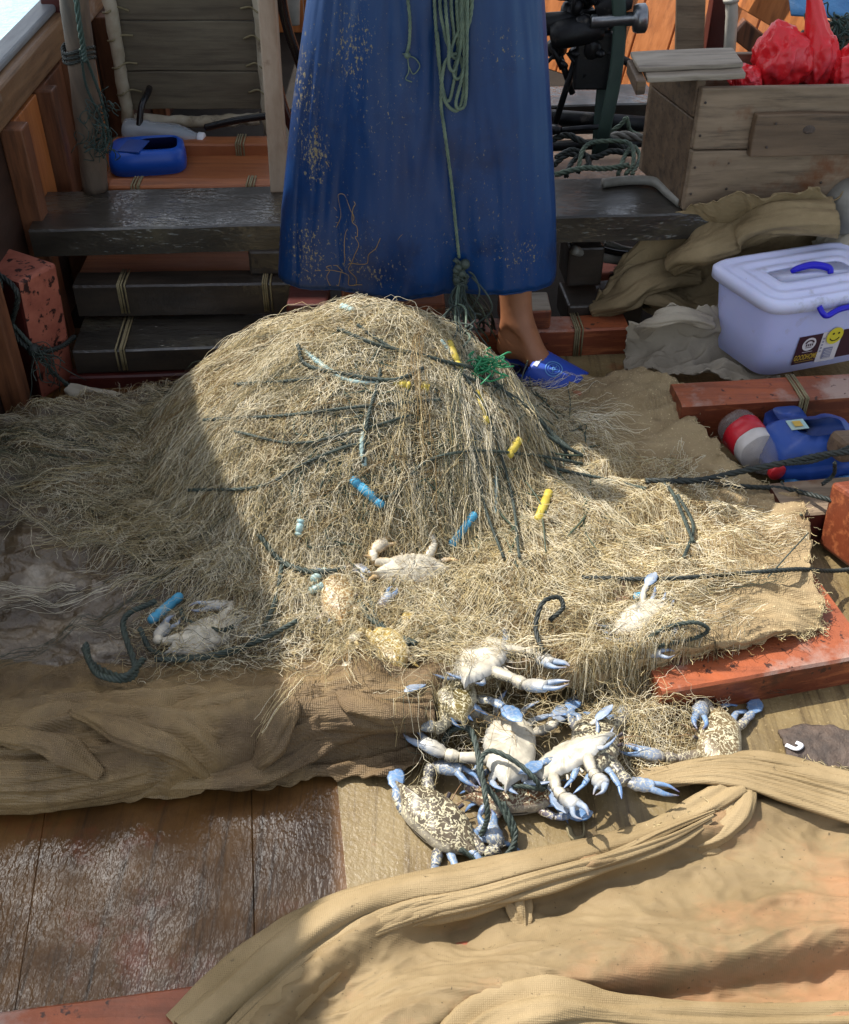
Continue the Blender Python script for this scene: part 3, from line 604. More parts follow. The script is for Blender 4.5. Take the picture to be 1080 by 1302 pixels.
# ---- unseen canvas added and cut to throw shade on the boat's back and left
root = thing('shade_sheet', 'unseen grey canvas added to shade the back and left of the boat', 'shade_sheet', (-1.25, 3.05, 2.2))
mb = MB(); zA = 2.2
A = [(-3.2, 1.4), (-1.42, 1.4), (-1.45, 1.84), (-1.53, 2.11), (-1.65, 2.56), (-1.72, 2.93), (-.92, 2.93), (-.9, 2.62), (.6, 2.6), (.6, 3.75), (-.3, 3.75), (-.3, 4.2), (-3.2, 4.2)]
mb.add([(x, y, zA) for x, y in A], [tuple(range(len(A)))]); mb.build('canvas', 'shade_sheet', root, smooth=False, solid=.004)
for x, y in ((-1.75, 3.1), (-3.15, 3.7), (-3.15, 1.45)):
    mb = MB(); mb.tube([(x, y, -.5), (x, y, zA - .005)], .02, 10); mb.build('pole', 'metal_light', root)
mb = MB(); mb.tube([(-3.2, 3.72, zA - .03), (.6, 3.72, zA - .03)], .022, 10); mb.build('crossbar', 'metal_light', root)
mb = MB(); mb.tube([(.56, 3.72, zA - .03), (.6, 4.4, 1.5), (.66, 5.1, -.4)], .022, 10); mb.build('pole', 'metal_light', root)

# ================================================================== THINGS AT THE BACK
# blue can with a square mouth cut in its side
P = G(140, 228, .25); e = (G(238, 222, .25) - P); L = e.length; e.normalize(); f = Vector((-e.y, e.x, 0)); up = Vector((0, 0, 1))
root = thing('blue_can', 'blue plastic can lying flat with a square opening cut in its upper side', 'can', P)
def fr(u, v, z): return P + e * u + f * v + up * z
mb = MB(); W_, Dp, H_ = L, .13, .06
n = 40
def rr(cx, cy, hx, hy, r, z):
    out = []
    for k in range(n):
        a_ = 2 * math.pi * (k + .5) / n; ca, sa = math.cos(a_), math.sin(a_); ex = 4.5
        out.append(list(fr(cx + hx * abs(ca) ** (2 / ex) * (1 if ca > 0 else -1), cy + hy * abs(sa) ** (2 / ex) * (1 if sa > 0 else -1), z)))
    return out
secs = [rr(W_ / 2, Dp / 2, W_ / 2 - .008, Dp / 2 - .008, 0, 0), rr(W_ / 2, Dp / 2, W_ / 2, Dp / 2, 0, .008), rr(W_ / 2, Dp / 2, W_ / 2, Dp / 2, 0, H_ * .5), rr(W_ / 2, Dp / 2, W_ / 2 - .003, Dp / 2 - .003, 0, H_ - .008),
        rr(W_ / 2, Dp / 2, W_ / 2 - .013, Dp / 2 - .011, 0, H_), rr(W_ * .66, Dp * .52, W_ * .25, Dp * .36, 0, H_ + .001), rr(W_ * .66, Dp * .52, W_ * .245, Dp * .35, 0, H_ - .004)]
mb.grid(np.array(secs), 0, wrap=True); mb.f.append(tuple(range(n))[::-1]); mb.m.append(0)
mb.build('shell', 'can_blue', root)
mb = MB(); secs = [rr(W_ * .66, Dp * .52, W_ * .244, Dp * .349, 0, H_ - .004), rr(W_ * .66, Dp * .52, W_ * .25, Dp * .38, 0, .01)]
mb.grid(np.array(secs)[:, ::-1], 0, wrap=True); mb.f.append(tuple(range(n, 2 * n))); mb.m.append(0); mb.build('inside', 'inner', root)
mb = MB(); mb.box(.02, .075, Dp * .2, Dp * .8, H_ + .0005, H_ + .004, Matrix((list(e) + [P.x], list(f) + [P.y], [0, 0, 1, P.z], [0, 0, 0, 1])))
for k in range(6): pass
mb.build('relief_panel', 'can_deep', root, smooth=False, bevel=.001)
# clear bottle with a white cap
a, b = D(158, 164, 2.86), D(260, 177, 2.83)
root = thing('clear_bottle', 'empty clear plastic bottle with a white cap lying behind the blue cut can', 'bottle', a)
L = (b - a).length; r0 = .03
mb = MB(); mb.lathe([(0, .02), (.004, r0 * .93), (.02, r0), (L * .3, r0), (L * .33, r0 * .93), (L * .5, r0), (L * .66, r0 * .97), (L * .8, r0 * .75), (L * .9, .014), (L * .94, .0125)], a, b, 24, dent=.12); mb.build('bottle', 'clear', root)
mb = MB(); mb.lathe([(L * .925, .0155), (L * .93, .017), (L * .99, .017), (L, .0155)], a, b, 20); mb.build('cap', 'white', root)
# hoses
def hose(pts, r, m_, label, cat='hose', name='hose'):
    q = MB(); q.tube(cr(pts, 70), r, 12); return tag(q.build(name, m_, loc=pts[-1]), label, cat)
hose([D(262, 162, 2.72), D(300, 153, 2.7), D(340, 147, 2.68), D(372, 142, 2.66)], .009, 'hose', 'black hose crossing from the clear bottle to the pale post')
hose([D(177, 160, 2.84), D(180, 135, 2.86), D(188, 118, 2.9), D(190, 112, 2.93)], .0085, 'hose', 'short black hose rising in front of the laced hatch')
hose([D(350, -40, 2.55), D(348, 40, 2.55), D(352, 100, 2.55), D(366, 150, 2.55), D(388, 182, 2.56), D(420, 190, 2.6)], .0115, 'hose_red', 'dark red brown hose looping down left of the apron')
hose([D(353, -40, 2.5), D(362, 20, 2.52), D(376, 66, 2.54), D(392, 100, 2.58), D(430, 140, 2.6)], .011, 'hose', 'black hose curving behind the upper left edge of the apron')
hose([D(372, 30, 3.2), D(373, -40, 3.2), D(374, -80, 3.2)], .02, 'hose_grey', 'grey pipe standing between the black hoses and the apron', 'pipe', 'pipe')

# winch
YW = 2.88
root = thing('winch', 'oily black hauling winch with a shaft and a green drive belt right of the apron', 'winch', D(740, 190, YW))
mb = MB(); mb.lathe([(0, .028), (.02, .034), (.09, .034), (.1, .03), (.13, .03)], D(700, 45, YW - .02), D(800, 28, YW - .02), 20); mb.tube([D(690, 30, YW), D(770, 24, YW)], .026, 14)
for k in range(26):
    p = D(rng.uniform(700, 775), rng.uniform(-20, 70), YW + rng.uniform(-.04, .06)); mb.ball(p, 1, 0, 6, 8, (rng.uniform(.012, .03), rng.uniform(.012, .03), rng.uniform(.012, .03)))
for k in range(14):
    p = D(rng.uniform(698, 780), rng.uniform(-30, 80), YW + rng.uniform(-.05, .03)); mb.tube([p, p + Vector((rng.uniform(-.08, .08), rng.uniform(-.03, .03), rng.uniform(-.08, .06)))], rng.uniform(.004, .012), 8)
mb.build('gear_case', 'metal', root, smooth=True, jitter=.006, jscale=30)
mb = MB(); mb.lathe([(0, .014), (.002, .016), (.1, .016), (.102, .03), (.112, .034), (.13, .034), (.135, .027), (.125, .02)], D(752, 27, YW - .05), D(800, 24, YW - .05), 22); mb.build('shaft', 'metal_light', root)
mb = MB(); mb.tube([D(758, 14, YW - .03), D(792, 0, YW - .03), D(796, -30, YW)], .03, 12); mb.build('drum', 'metal', root)
for q in (((737, 58), (704, 165)), ((712, 70), (728, 118)), ((758, 50), (764, 100))):
    mb = MB(); mb.tube([D(*q[0], YW), D(*q[1], YW + .03)], .0085, 8); mb.build('strut', 'metal', root)
mb = MB(); pts = cr([D(786, -20, YW - .06), D(788, 40, YW - .06), D(782, 100, YW - .07), D(770, 160, YW - .08), D(764, 196, YW - .06)], 30)
mb.tube(pts, .017, 8, flat=.14, up=(0, -1, .25)); mb.build('belt', 'belt', root)
mb = MB(); pts = cr([D(776, -20, YW + .03), D(772, 60, YW + .03), D(765, 130, YW), D(760, 196, YW - .02)], 30); mb.tube(pts, .016, 8, flat=.14, up=(0, -1, .25)); mb.build('belt', 'belt', root)
mb = MB(); mb.box(-.06, .03, -.01, .02, -.08, .06, Matrix.Translation(D(762, 72, YW - .02))); mb.build('guard', 'metal', root, smooth=False, bevel=.006)
mb = MB(); mb.tube([D(700, 166, YW - .03), D(772, 160, YW - .03)], .007, 8); mb.tube([D(708, 160, YW - .03), D(706, 168, YW - .03)], .014, 10); mb.build('crank_rod', 'metal', root)
# ropes and pipes round the foot of the winch
def ropes(specs, label, cat='rope', name='rope', loc=None):
    q = MB(); ms = []
    for pts, r, m_ in specs:
        if m_ not in ms: ms.append(m_)
        q.rope(pts, r, mi=ms.index(m_))
    return tag(q.build(name, ms, loc=loc or specs[0][0][0]), label, cat)
ropes([([D(706, 222, 2.62), D(740, 214, 2.62), D(770, 214, 2.62), D(800, 210, 2.64)], .007, 'rope_light'),
       ([D(706, 200, 2.7), D(730, 190, 2.72), D(750, 205, 2.7), D(735, 218, 2.64)], .006, 'rope_dark'),
       ([D(735, 220, 2.66), D(742, 190, 2.7), D(760, 180, 2.72), D(800, 182, 2.72), D(806, 206, 2.66), D(796, 222, 2.62)], .006, 'rope_light')],
      'coil of grey green and black rope on the floor under the winch')
ropes([([D(776, 168, 2.9), D(790, 158, 2.9), D(797, 150, 2.9), D(802, 166, 2.9), D(815, 172, 2.9)], .006, 'rope_light'),
       ([D(770, 178, 2.86), D(790, 172, 2.86), D(818, 176, 2.86)], .012, 'hose_grey')], 'knotted pale rope on a grey pipe left of the crate')
hose([G(766, 238, .302) + Vector((0, 0, .01)), G(800, 229, .312), G(832, 231, .312), G(850, 245, .31), G(866, 258, .31)], .011, 'hose_grey', 'flattened grey hose lying on the bench beside the crate foot')
hose([G(730, 318, .2), G(760, 326, .15), G(800, 332, .12), G(850, 330, .12), G(900, 316, .14)], .011, 'hose_grey', 'longest grey hose under the bench right of the apron')
hose([G(770, 308, .16), G(800, 318, .14), G(850, 318, .14), G(875, 306, .16)], .009, 'hose_grey', 'short ribbed grey hose under the bench behind the longest one')
hose([G(748, 312, .17), G(790, 322, .14), G(840, 322, .12)], .008, 'hose', 'black hose between the two grey hoses under the bench')
block('pink_board', G(790, 352, .02), (.13, .06, .03), (0, 0, .1), 'faded pink board on the floor under the bench hoses', 'board', ('pink_worm',))
block('bilge_box', G(760, 404, .02), (.18, .12, .07), (0, 0, .1), 'low black box on the floor between the apron and the brown cloth', 'box', ('black_wood',))

ropes([([D(700, 178, 2.85), D(722, 172, 2.86), D(748, 182, 2.84), D(772, 176, 2.84), D(800, 190, 2.8)], .009, 'rope_dark'), ([D(704, 210, 2.72), D(724, 196, 2.76), D(756, 200, 2.74), D(778, 192, 2.76), D(806, 196, 2.74)], .008, 'rope_dark'),
       ([D(786, 222, 2.62), D(796, 196, 2.7), D(806, 186, 2.74), D(814, 200, 2.7), D(804, 222, 2.62)], .006, 'rope_light'), ([D(720, 224, 2.62), D(728, 206, 2.68), D(744, 196, 2.72), D(752, 214, 2.66)], .007, 'rope_dark')], 'black oily rope heaped behind the bench below the crank rod')
for k_, (a_, b_, r_) in enumerate((((694, 186), (824, 180), .014), ((694, 148), (830, 158), .02))):
    q = MB(); q.tube([D(*a_, 2.95), D(*b_, 2.95)], r_, 12); tag(q.build('oily_pipe', 'metal', loc=D(*a_, 2.95)), ('thin black pipe on the floor behind the coiled rope', 'thick black pipe under the wet beam behind the winch')[k_], 'pipe')
block('bilge_board', G(756, 212, .0), (.5, .5, .012), (0, 0, -.05), 'black oily floor board under the coiled rope and winch', 'board', ('black_wood',))
# crate
P = G(868, 268, .302); e = Vector((math.cos(R(3)), math.sin(R(3)), 0)); f = Vector((-math.sin(R(15)), math.cos(R(15)), 0)); MT = Matrix((list(e) + [0], list(f) + [0], [0, 0, 1, 0], [0, 0, 0, 1])).transposed().to_4x4()
MT = Matrix(((e.x, f.x, 0, P.x), (e.y, f.y, 0, P.y), (0, 0, 1, P.z), (0, 0, 0, 1)))
root = thing('wooden_crate', 'weathered grey wooden crate standing on the bench with red bags inside', 'crate', P)
Wc, Dc, Hc, T = .56, .25, .268, .018
def cb(name, m_, *bxs, j=.0015):
    q = MB()
    for x in bxs: q.box(*x, MT)
    return q.build(name, m_, root, smooth=False, bevel=.003, jitter=j, subdiv=2, jscale=18)
cb('front_boards', 'grey_wood', (.002, Wc, 0, T, 0, .135), (.002, Wc, .001, T, .138, Hc))
cb('side_board', 'grey_dark', (0, T, T + .001, Dc - T - .001, .002, .2), (-.002, T, T + .001, Dc - T - .001, .203, Hc + .012))
cb('side_board', 'grey_wood', (Wc - T, Wc, T + .001, Dc - T - .001, .002, Hc))
cb('back_board', 'grey_wood', (.002, Wc, Dc - T, Dc, 0, Hc))
cb('bottom_board', 'grey_dark', (T + .001, Wc - T - .001, T + .001, Dc - T - .001, .004, .02))
cb('batten', 'grey_dark', (.118, .5, -.02, -.001, .128, .218), j=.003)
for x_, z_ in ((.012, .04), (.012, .1), (.012, .17), (.012, .24), (.15, .15), (.16, .2), (.42, .16), (.09, .05), (.3, .06)):
    q = MB(); y_ = -.0215 if .118 < x_ < .5 and .128 < z_ < .218 else -.0012; q.tube([MT @ Vector((x_, y_, z_)), MT @ Vector((x_, y_ - .0016, z_))], .0028, 10); q.build('nail', 'bark', root)
q = MB(); q.ball(MT @ Vector((.235, -.0195, .185)), .011, 0, 6, 12, (1.3, .25, .9)); q.build('knot', 'bark', root)
lp = G(826, 106, .58); q = MB()
LT = Matrix.Translation(lp) @ Euler((R(3), R(-2), math.atan2(e.y, e.x) - .02)).to_matrix().to_4x4()
q.box(-.005, .2, 0, .1, 0, .013, LT); q.box(-.02, .2, .025, .12, .0135, .024, LT); q.build('lid', 'lid_wood', root, smooth=False, bevel=.003, jitter=.003, subdiv=2)
q = MB(); q.box(-.028, -.008, -.01, .11, -.02, .01, LT); q.build('lid_cleat', 'grey_dark', root, smooth=False, bevel=.003, jitter=.002)
# red bags
def bag(c, rad, peak, seed, label):
    b_ = bmesh.new(); bmesh.ops.create_icosphere(b_, subdivisions=5, radius=1)
    for v in b_.verts:
        d = v.co.normalized(); q = d * 1.6 + Vector((seed, 0, 0))
        r = 1 + .14 * mn.fractal(q, 1, 2, 2) + .13 * (1 - 3 * abs(mn.noise(Vector((d.x * 2.6, d.y * 2.6, d.z * 1.1)) + Vector((seed, 5, 2))))) + .035 * (1 - 3 * abs(mn.noise(d * 5 + Vector((seed, 1, 2)))))
        p = Vector((d.x * rad[0], d.y * rad[1], d.z * rad[2])) * r
        for pk, wt in peak:
            k = max(0, d.dot(Vector(pk).normalized())) ** 9; p += Vector(pk) * k * wt
        v.co = p
    me = bpy.data.meshes.new('carrier_bag'); b_.to_mesh(me); b_.free(); me.materials.append(M['bag_red']); me.polygons.foreach_set('use_smooth', [True] * len(me.polygons))
    o = bpy.data.objects.new('carrier_bag', me); C.objects.link(o); o.location = c; return tag(o, label, 'bag', 'red carrier bags in the crate')
bag(D(994, 74, 2.5), (.06, .055, .06), [((-.3, 0, 1), .012)], 1.3, 'round crumpled red bag at the left end of the crate')
bag(D(1040, 78, 2.52), (.042, .04, .06), [((-.35, 0, 1), .1)], 4.1, 'red bag with a tall pointed ear rising above the crate')
bag(D(1088, 90, 2.5), (.055, .05, .05), [((.2, 0, 1), .03)], 7.7, 'low red bag at the right edge of the photo in the crate')
bag(D(948, 99, 2.47), (.034, .04, .026), [((-.6, 0, .5), .02)], 9.2, 'small flat red bag peeking out under the crate lid')

# tub
P = G(966, 484, .055); e = Vector((math.cos(R(18)), math.sin(R(18)), 0)); f = Vector((math.cos(R(117)), math.sin(R(117)), 0))
root = thing('storage_tub', 'milky white plastic tub with blue handles and stickers beside the red beam', 'tub', P)
def ts(cx, cy, hx, hy, z, ex=7, n=56):
    out = []
    for k in range(n):
        a_ = 2 * math.pi * (k + .5) / n; ca, sa = math.cos(a_), math.sin(a_)
        out.append(list(P + e * (cx + hx * abs(ca) ** (2 / ex) * (1 if ca > 0 else -1)) + f * (cy + hy * abs(sa) ** (2 / ex) * (1 if sa > 0 else -1)) + Vector((0, 0, z))))
    return out
tw, td, thh = .15, .088, .182     # half width, half depth, height
cx, cy = tw, td
mb = MB(); S = [ts(cx, cy, tw - .012, td - .012, 0), ts(cx, cy, tw - .003, td - .003, .006), ts(cx, cy, tw + .006, td + .006, thh * .5), ts(cx, cy, tw + .013, td + .013, thh - .02), ts(cx, cy, tw + .014, td + .014, thh)]
mb.grid(np.array(S), 0, wrap=True); mb.f.append(tuple(range(56))[::-1]); mb.m.append(0); mb.build('body', 'tub', root)
mb = MB(); o = .026
S = [ts(cx, cy, tw + o - .006, td + o - .006, thh - .012), ts(cx, cy, tw + o, td + o, thh - .012), ts(cx, cy, tw + o, td + o, thh + .008), ts(cx, cy, tw + o - .006, td + o - .006, thh + .015)]
for k, (s_, z) in enumerate(((.015, .015), (.02, .011), (.03, .011), (.034, .015), (.048, .015), (.052, .011), (.062, .011), (.066, .015), (.082, .015), (.086, .012))):
    S.append(ts(cx, cy, tw + o - s_, td + o - s_, thh + z, 8))
mb.grid(np.array(S), 0, wrap=True); n_ = len(S) * 56; mb.f.append(tuple(range(n_ - 56, n_))); mb.m.append(0); mb.build('lid', 'tub_lid', root)
TM = Matrix(((e.x, f.x, 0, P.x), (e.y, f.y, 0, P.y), (0, 0, 1, P.z), (0, 0, 0, 1)))
def tp(x, y, z): return TM @ Vector((x, y, z))
mb = MB(); mb.tube(cr([tp(cx - .04, cy + .012, thh + .013), tp(cx - .03, cy + .006, thh + .022), tp(cx, cy, thh + .028), tp(cx + .03, cy - .012, thh + .022), tp(cx + .03, cy - .022, thh + .013)], 30), [.005, .007, .008, .008, .006], 10); mb.build('lid_handle', 'tub_blue', root)
yF = cy - td - .013
mb = MB(); mb.tube(cr([tp(.082, yF - .012, thh - .004), tp(.086, yF - .022, thh - .016), tp(.098, yF - .024, thh - .022), tp(.13, yF - .02, thh - .014), tp(.19, yF - .02, thh - .012), tp(.198, yF - .016, thh - .004)], 40), .0062, 10); mb.build('front_handle', 'tub_blue', root)
yB = cy + td + .013
mb = MB(); mb.box(.03, .15, yB + .005, yB + .022, thh - .03, thh + .004, TM); mb.build('rear_clip', 'tub_blue', root, smooth=False, bevel=.004)
# stickers on the front face (the face leans out as it rises)
def face(x, z, out=.0): 
    t = z / thh; y = cy - td + .003 - (.016 * t) - .001 - out
    return tp(x, y, z)
def quad(name, m_, x0, x1, z0, z1, out, par=None):
    q = MB(); n1 = 4; A = np.array([[list(face(x0 + (x1 - x0) * i / n1, z0 + (z1 - z0) * j / n1, out)) for j in range(n1 + 1)] for i in range(n1 + 1)]); q.grid(A); return q.build(name, m_, par or root, smooth=False)
def disc(name, m_, x, z, rx, rz, out, par, a0=0, a1=2 * math.pi, inner=0):
    q = MB(); N = 28; A = []
    for i in range(N + 1):
        a_ = a0 + (a1 - a0) * i / N; A.append([list(face(x + math.cos(a_) * rx * k, z + math.sin(a_) * rz * k, out)) for k in (inner, 1)])
    q.grid(np.array(A)); return q.build(name, m_, par, smooth=False)
sx = .07
s1 = quad('brand_sticker', 'st_brown', sx, sx + .058, .026, .098, .0015)
disc('emblem', 'st_white', sx + .029, .076, .0165, .0165, .0025, s1)
disc('emblem_roof', 'st_brown', sx + .029, .079, .0115, .0085, .0033, s1, 0, math.pi, .6)
for k in range(4): quad('emblem_bar', 'st_brown', sx + .0205 + k * .005, sx + .0235 + k * .005, .0715, .0775, .0033, s1)
quad('emblem_bar', 'st_brown', sx + .021, sx + .037, .0675, .069, .0033, s1)
def text(txt, size, x, z, m_, out, par, squeeze=1, bold=.0):
    cu = bpy.data.curves.new('t', 'FONT'); cu.body = txt; cu.size = size; cu.align_x = 'CENTER'; cu.offset = bold
    to = bpy.data.objects.new('t', cu); C.objects.link(to); bpy.context.view_layer.update()
    me = bpy.data.meshes.new_from_object(to.evaluated_get(bpy.context.evaluated_depsgraph_get())); bpy.data.objects.remove(to)
    for v in me.vertices: v.co = face(x + v.co.x * squeeze, z + v.co.y, out) - Vector(par['_w'])
    me.materials.clear(); me.materials.append(M[m_]); o = bpy.data.objects.new('lettering', me); C.objects.link(o); o.parent = par; o['_w'] = par['_w']; return o
text('GOODHOME', .019, sx + .029, .0375, 'st_gold', .0033, s1, .5, .0004)
quad('gold_rule', 'st_gold', sx + .006, sx + .052, .0325, .0335, .0033, s1)
quad('gold_rule', 'st_white', sx + .016, sx + .042, .0565, .0575, .0033, s1)
s2 = quad('care_sticker', 'st_white', sx + .0585, sx + .108, .022, .1, .0015)
for k in range(5): quad('print_mark', 'st_grey', sx + .061, sx + .065, .05 + k * .008, .054 + k * .008, .0028, s2)
quad('print_block', 'st_grey', sx + .071, sx + .094, .03, .058, .0028, s2)
for k in range(6): quad('print_line', 'st_white', sx + .073 + (k % 2) * .003, sx + .092, .032 + k * .0042, .0333 + k * .0042, .0036, s2)
s3 = disc('smile_badge', 'st_yellow', sx + .087, .088, .02, .021, .0045, root)
disc('smile', 'st_dark', sx + .087, .087, .013, .012, .0056, s3, R(200), R(340), .82)
for q in (-.006, .007): disc('eye', 'st_dark', sx + .087 + q, .0945, .0024, .0028, .0056, s3)
quad('edge_sticker', 'st_brown', sx + .109, sx + .16, .026, .098, .0015)

# ================================================================== CLOTHS
MAIN = [
 [(-90, 560, .06), (60, 515, .07), (200, 500, .03), (340, 490, .03), (450, 490, .03), (540, 490, .03), (640, 494, .03), (745, 486, .03), (810, 474, .05), (840, 484, .06), (874, 494, .07)],
 [(-90, 640, .07), (60, 575, .08), (200, 560, .03), (340, 560, .03), (450, 560, .03), (540, 560, .03), (640, 560, .03), (750, 540, .035), (815, 530, .05), (850, 540, .06), (892, 548, .07)],
 [(-90, 720, .06), (60, 680, .05), (200, 650, .03), (340, 650, .03), (450, 650, .03), (540, 650, .03), (640, 640, .03), (760, 610, .03), (850, 600, .045), (915, 604, .045), (975, 622, .05)],
 [(-90, 770, .05), (60, 745, .035), (200, 720, .03), (340, 720, .03), (450, 720, .03), (540, 720, .03), (640, 710, .03), (760, 680, .03), (860, 660, .04), (950, 650, .055), (1022, 650, .06)],
 [(-90, 830, .04), (60, 820, .02), (200, 800, .02), (340, 790, .03), (450, 790, .03), (540, 780, .03), (640, 770, .03), (760, 750, .035), (860, 735, .07), (960, 730, .08), (1032, 738, .08)],
 [(-90, 885, .04), (60, 878, .03), (200, 862, .03), (340, 842, .03), (450, 830, .035), (540, 830, .04), (640, 820, .04), (760, 800, .05), (860, 776, .075), (960, 758, .076), (1046, 770, .075)],
 [(-90, 930, .1), (60, 910, .095), (200, 893, .09), (340, 880, .085), (450, 862, .085), (540, 868, .08), (640, 850, .05), (750, 838, .06), (850, 815, .082), (960, 790, .08), (1044, 790, .07)],
 [(-90, 985, .06), (60, 985, .06), (200, 965, .075), (340, 940, .07), (450, 915, .06), (540, 915, .05), (640, 870, .03), (745, 862, .05), (850, 834, .08), (945, 818, .08), (1038, 802, .068)],
 [(-90, 1008, .02), (60, 1018, .015), (200, 1010, .02), (340, 985, .018), (450, 965, .012), (530, 950, .008), (630, 882, .01), (735, 872, .04), (845, 842, .068), (935, 826, .068), (1022, 808, .066)],
 [(-90, 1010, .004), (60, 1024, .005), (200, 1020, .005), (340, 1000, .005), (450, 992, .005), (525, 985, .005), (620, 892, .006), (730, 880, .03), (842, 846, .064), (930, 829, .064), (1016, 811, .064)],
]
S = patch(MAIN, 190, 320, amp=.009, sc=8, fine=.002, fsc=40, seed=1, rag=.004, ridge=.006, wrk=2.3)
mb = MB(); mb.grid(S)
for k, f_ in enumerate(mb.f):
    x, y, z = mb.v[f_[0]]
    t = x + .25 * mn.noise(Vector((x * 5, y * 5, 0))) + .08 * mn.noise(Vector((x * 20, y * 20, 3)))
    mb.m[k] = 2 if (t > .22 and y > 1.0) else (1 if (t < -.30 and y > 1.22) else 0)
o0 = len(mb.f)
bunch(mb, [(-110, 952, .05), (20, 958, .05), (140, 950, .052), (260, 934, .052), (370, 915, .05), (460, 900, .05), (548, 896, .045)], [.056, .06, .058, .054, .05, .05, .045], lobes=2, twist=6.5, depth=.24, n=220, sides=120, seed=61, flat=.85, rid=1.2)
bunch(mb, [(150, 985, .02), (250, 985, .03), (330, 975, .035), (390, 950, .04), (440, 925, .05)], [.012, .022, .026, .024, .012], lobes=3, twist=2, depth=.2, n=90, sides=60, seed=66, flat=.7, rid=1.5)
mb.m = mb.m[:o0] + [0] * (len(mb.f) - o0)
for pts in ([(352, 872, .1), (362, 905, .1), (345, 945, .08), (318, 985, .03)], [(90, 905, .1), (150, 925, .11), (215, 950, .1), (265, 985, .04)], [(430, 880, .1), (470, 900, .1), (540, 910, .08)], [(-40, 930, .1), (60, 945, .11), (130, 985, .07)]):
    bunch(mb, pts, [.006, .018, .02, .008], lobes=2, twist=1, depth=.2, n=60, sides=40, seed=rng.randint(100, 200), flat=.7)
mb.m = mb.m[:o0] + [0] * (len(mb.f) - o0)
main_cloth = mb.build('mesh_cloth', ['tarp', 'tarp_mud', 'burlap'], loc=G(300, 900, 0), solid=.003)
tag(main_cloth, 'large brown mesh cloth spread under the heap of net with its front edge rolled', 'cloth')
# height map of what the net lies on
from mathutils.bvhtree import BVHTree
bvh = BVHTree.FromPolygons(mb.v, mb.f)
GX, GY, GS = np.arange(-1.25, 1.0, .01), np.arange(.7, 2.4, .01), .01
HM = np.zeros((len(GX), len(GY)))
for i, x in enumerate(GX):
    for j, y in enumerate(GY):
        h = bvh.ray_cast(Vector((x, y, 2)), Vector((0, 0, -1)))[0]; HM[i, j] = h.z if h else 0
def base(x, y):
    i = np.clip((np.asarray(x) - GX[0]) / GS, 0, len(GX) - 2); j = np.clip((np.asarray(y) - GY[0]) / GS, 0, len(GY) - 2)
    a = i.astype(int); b = j.astype(int); u = i - a; v = j - b
    return HM[a, b] * (1 - u) * (1 - v) + HM[a + 1, b] * u * (1 - v) + HM[a, b + 1] * (1 - u) * v + HM[a + 1, b + 1] * u * v
MX, MY = -.125, 1.83
def lump(x, y):
    return (1.1 * np.sin(x * 13 + 3 * np.sin(y * 9)) * np.sin(y * 12 + 1.3) + .4 * np.sin(x * 31 + y * 23) + .25 * np.sin(x * 44 - y * 37 + 1))
def mound(x, y):
    x = np.asarray(x, float); y = np.asarray(y, float)
    dx, dy = x - MX, y - MY
    a = np.where(dx < 0, .47, .43); b = np.where(dy < 0, .47, .21)
    r2 = (dx / a) ** 2 + (dy / b) ** 2
    return .34 * (.75 * np.clip(1 - r2, 0, 1) + .25 * np.clip(1 - np.sqrt(r2), 0, 1)) + np.where(r2 < 1, .010 * lump(x, y) * np.clip((1 - r2) * 3, 0, 1), 0)
def Hs(x, y): return np.maximum(base(x, y) + .006 + .01 * np.clip(lump(x * 1.7, y * 1.7), 0, 1), mound(x, y))
def MP(px, py, off=0.0):
    a, b, c = ray(px, py); t = .8
    while t < 4:
        if CH + c * t <= float(Hs(a * t, b * t)) + off: break
        t += .004
    return Vector((a * t, b * t, CH + c * t))

def strands(name, P, r, mi, mats, parent=None, loc=None, sides=3):
    N, K, _ = P.shape
    T = np.gradient(P, axis=1); T /= np.linalg.norm(T, axis=2)[..., None] + 1e-9
    s_ = np.cross(T, np.array((0.05, .1, 1.0))); s_ /= np.linalg.norm(s_, axis=2)[..., None] + 1e-9; u = np.cross(s_, T)
    r = np.broadcast_to(np.asarray(r, float)[:, None, None], (N, K, 1))
    V = np.stack([P + r * (math.cos(2 * math.pi * k / sides) * s_ + math.sin(2 * math.pi * k / sides) * u) for k in range(sides)], 2)  # N,K,S,3
    base_ = np.array(loc if loc is not None else parent['_w'])
    co_ = (V - base_).reshape(-1, 3)
    idx = np.arange(N * K * sides).reshape(N, K, sides)
    a = idx[:, :-1]; b = idx[:, 1:]; q = np.stack([a, np.roll(a, -1, 2), np.roll(b, -1, 2), b], -1).reshape(-1, 4)
    me = bpy.data.meshes.new(name); me.vertices.add(len(co_)); me.vertices.foreach_set('co', co_.ravel().astype(np.float32))
    me.loops.add(q.size); me.loops.foreach_set('vertex_index', q.ravel().astype(np.int32))
    me.polygons.add(len(q)); me.polygons.foreach_set('loop_start', np.arange(0, q.size, 4, dtype=np.int32)); me.polygons.foreach_set('loop_total', np.full(len(q), 4, np.int32))
    for x in mats: me.materials.append(M[x])
    me.polygons.foreach_set('material_index', np.repeat(np.asarray(mi, np.int32), (K - 1) * sides)); me.polygons.foreach_set('use_smooth', np.ones(len(q), bool))
    me.update(calc_edges=True)
    o = bpy.data.objects.new(name, me); C.objects.link(o)
    if parent is not None: o.parent = parent
    else: o.location = loc
    o['_w'] = list(base_); o['kind'] = 'stuff'; return o
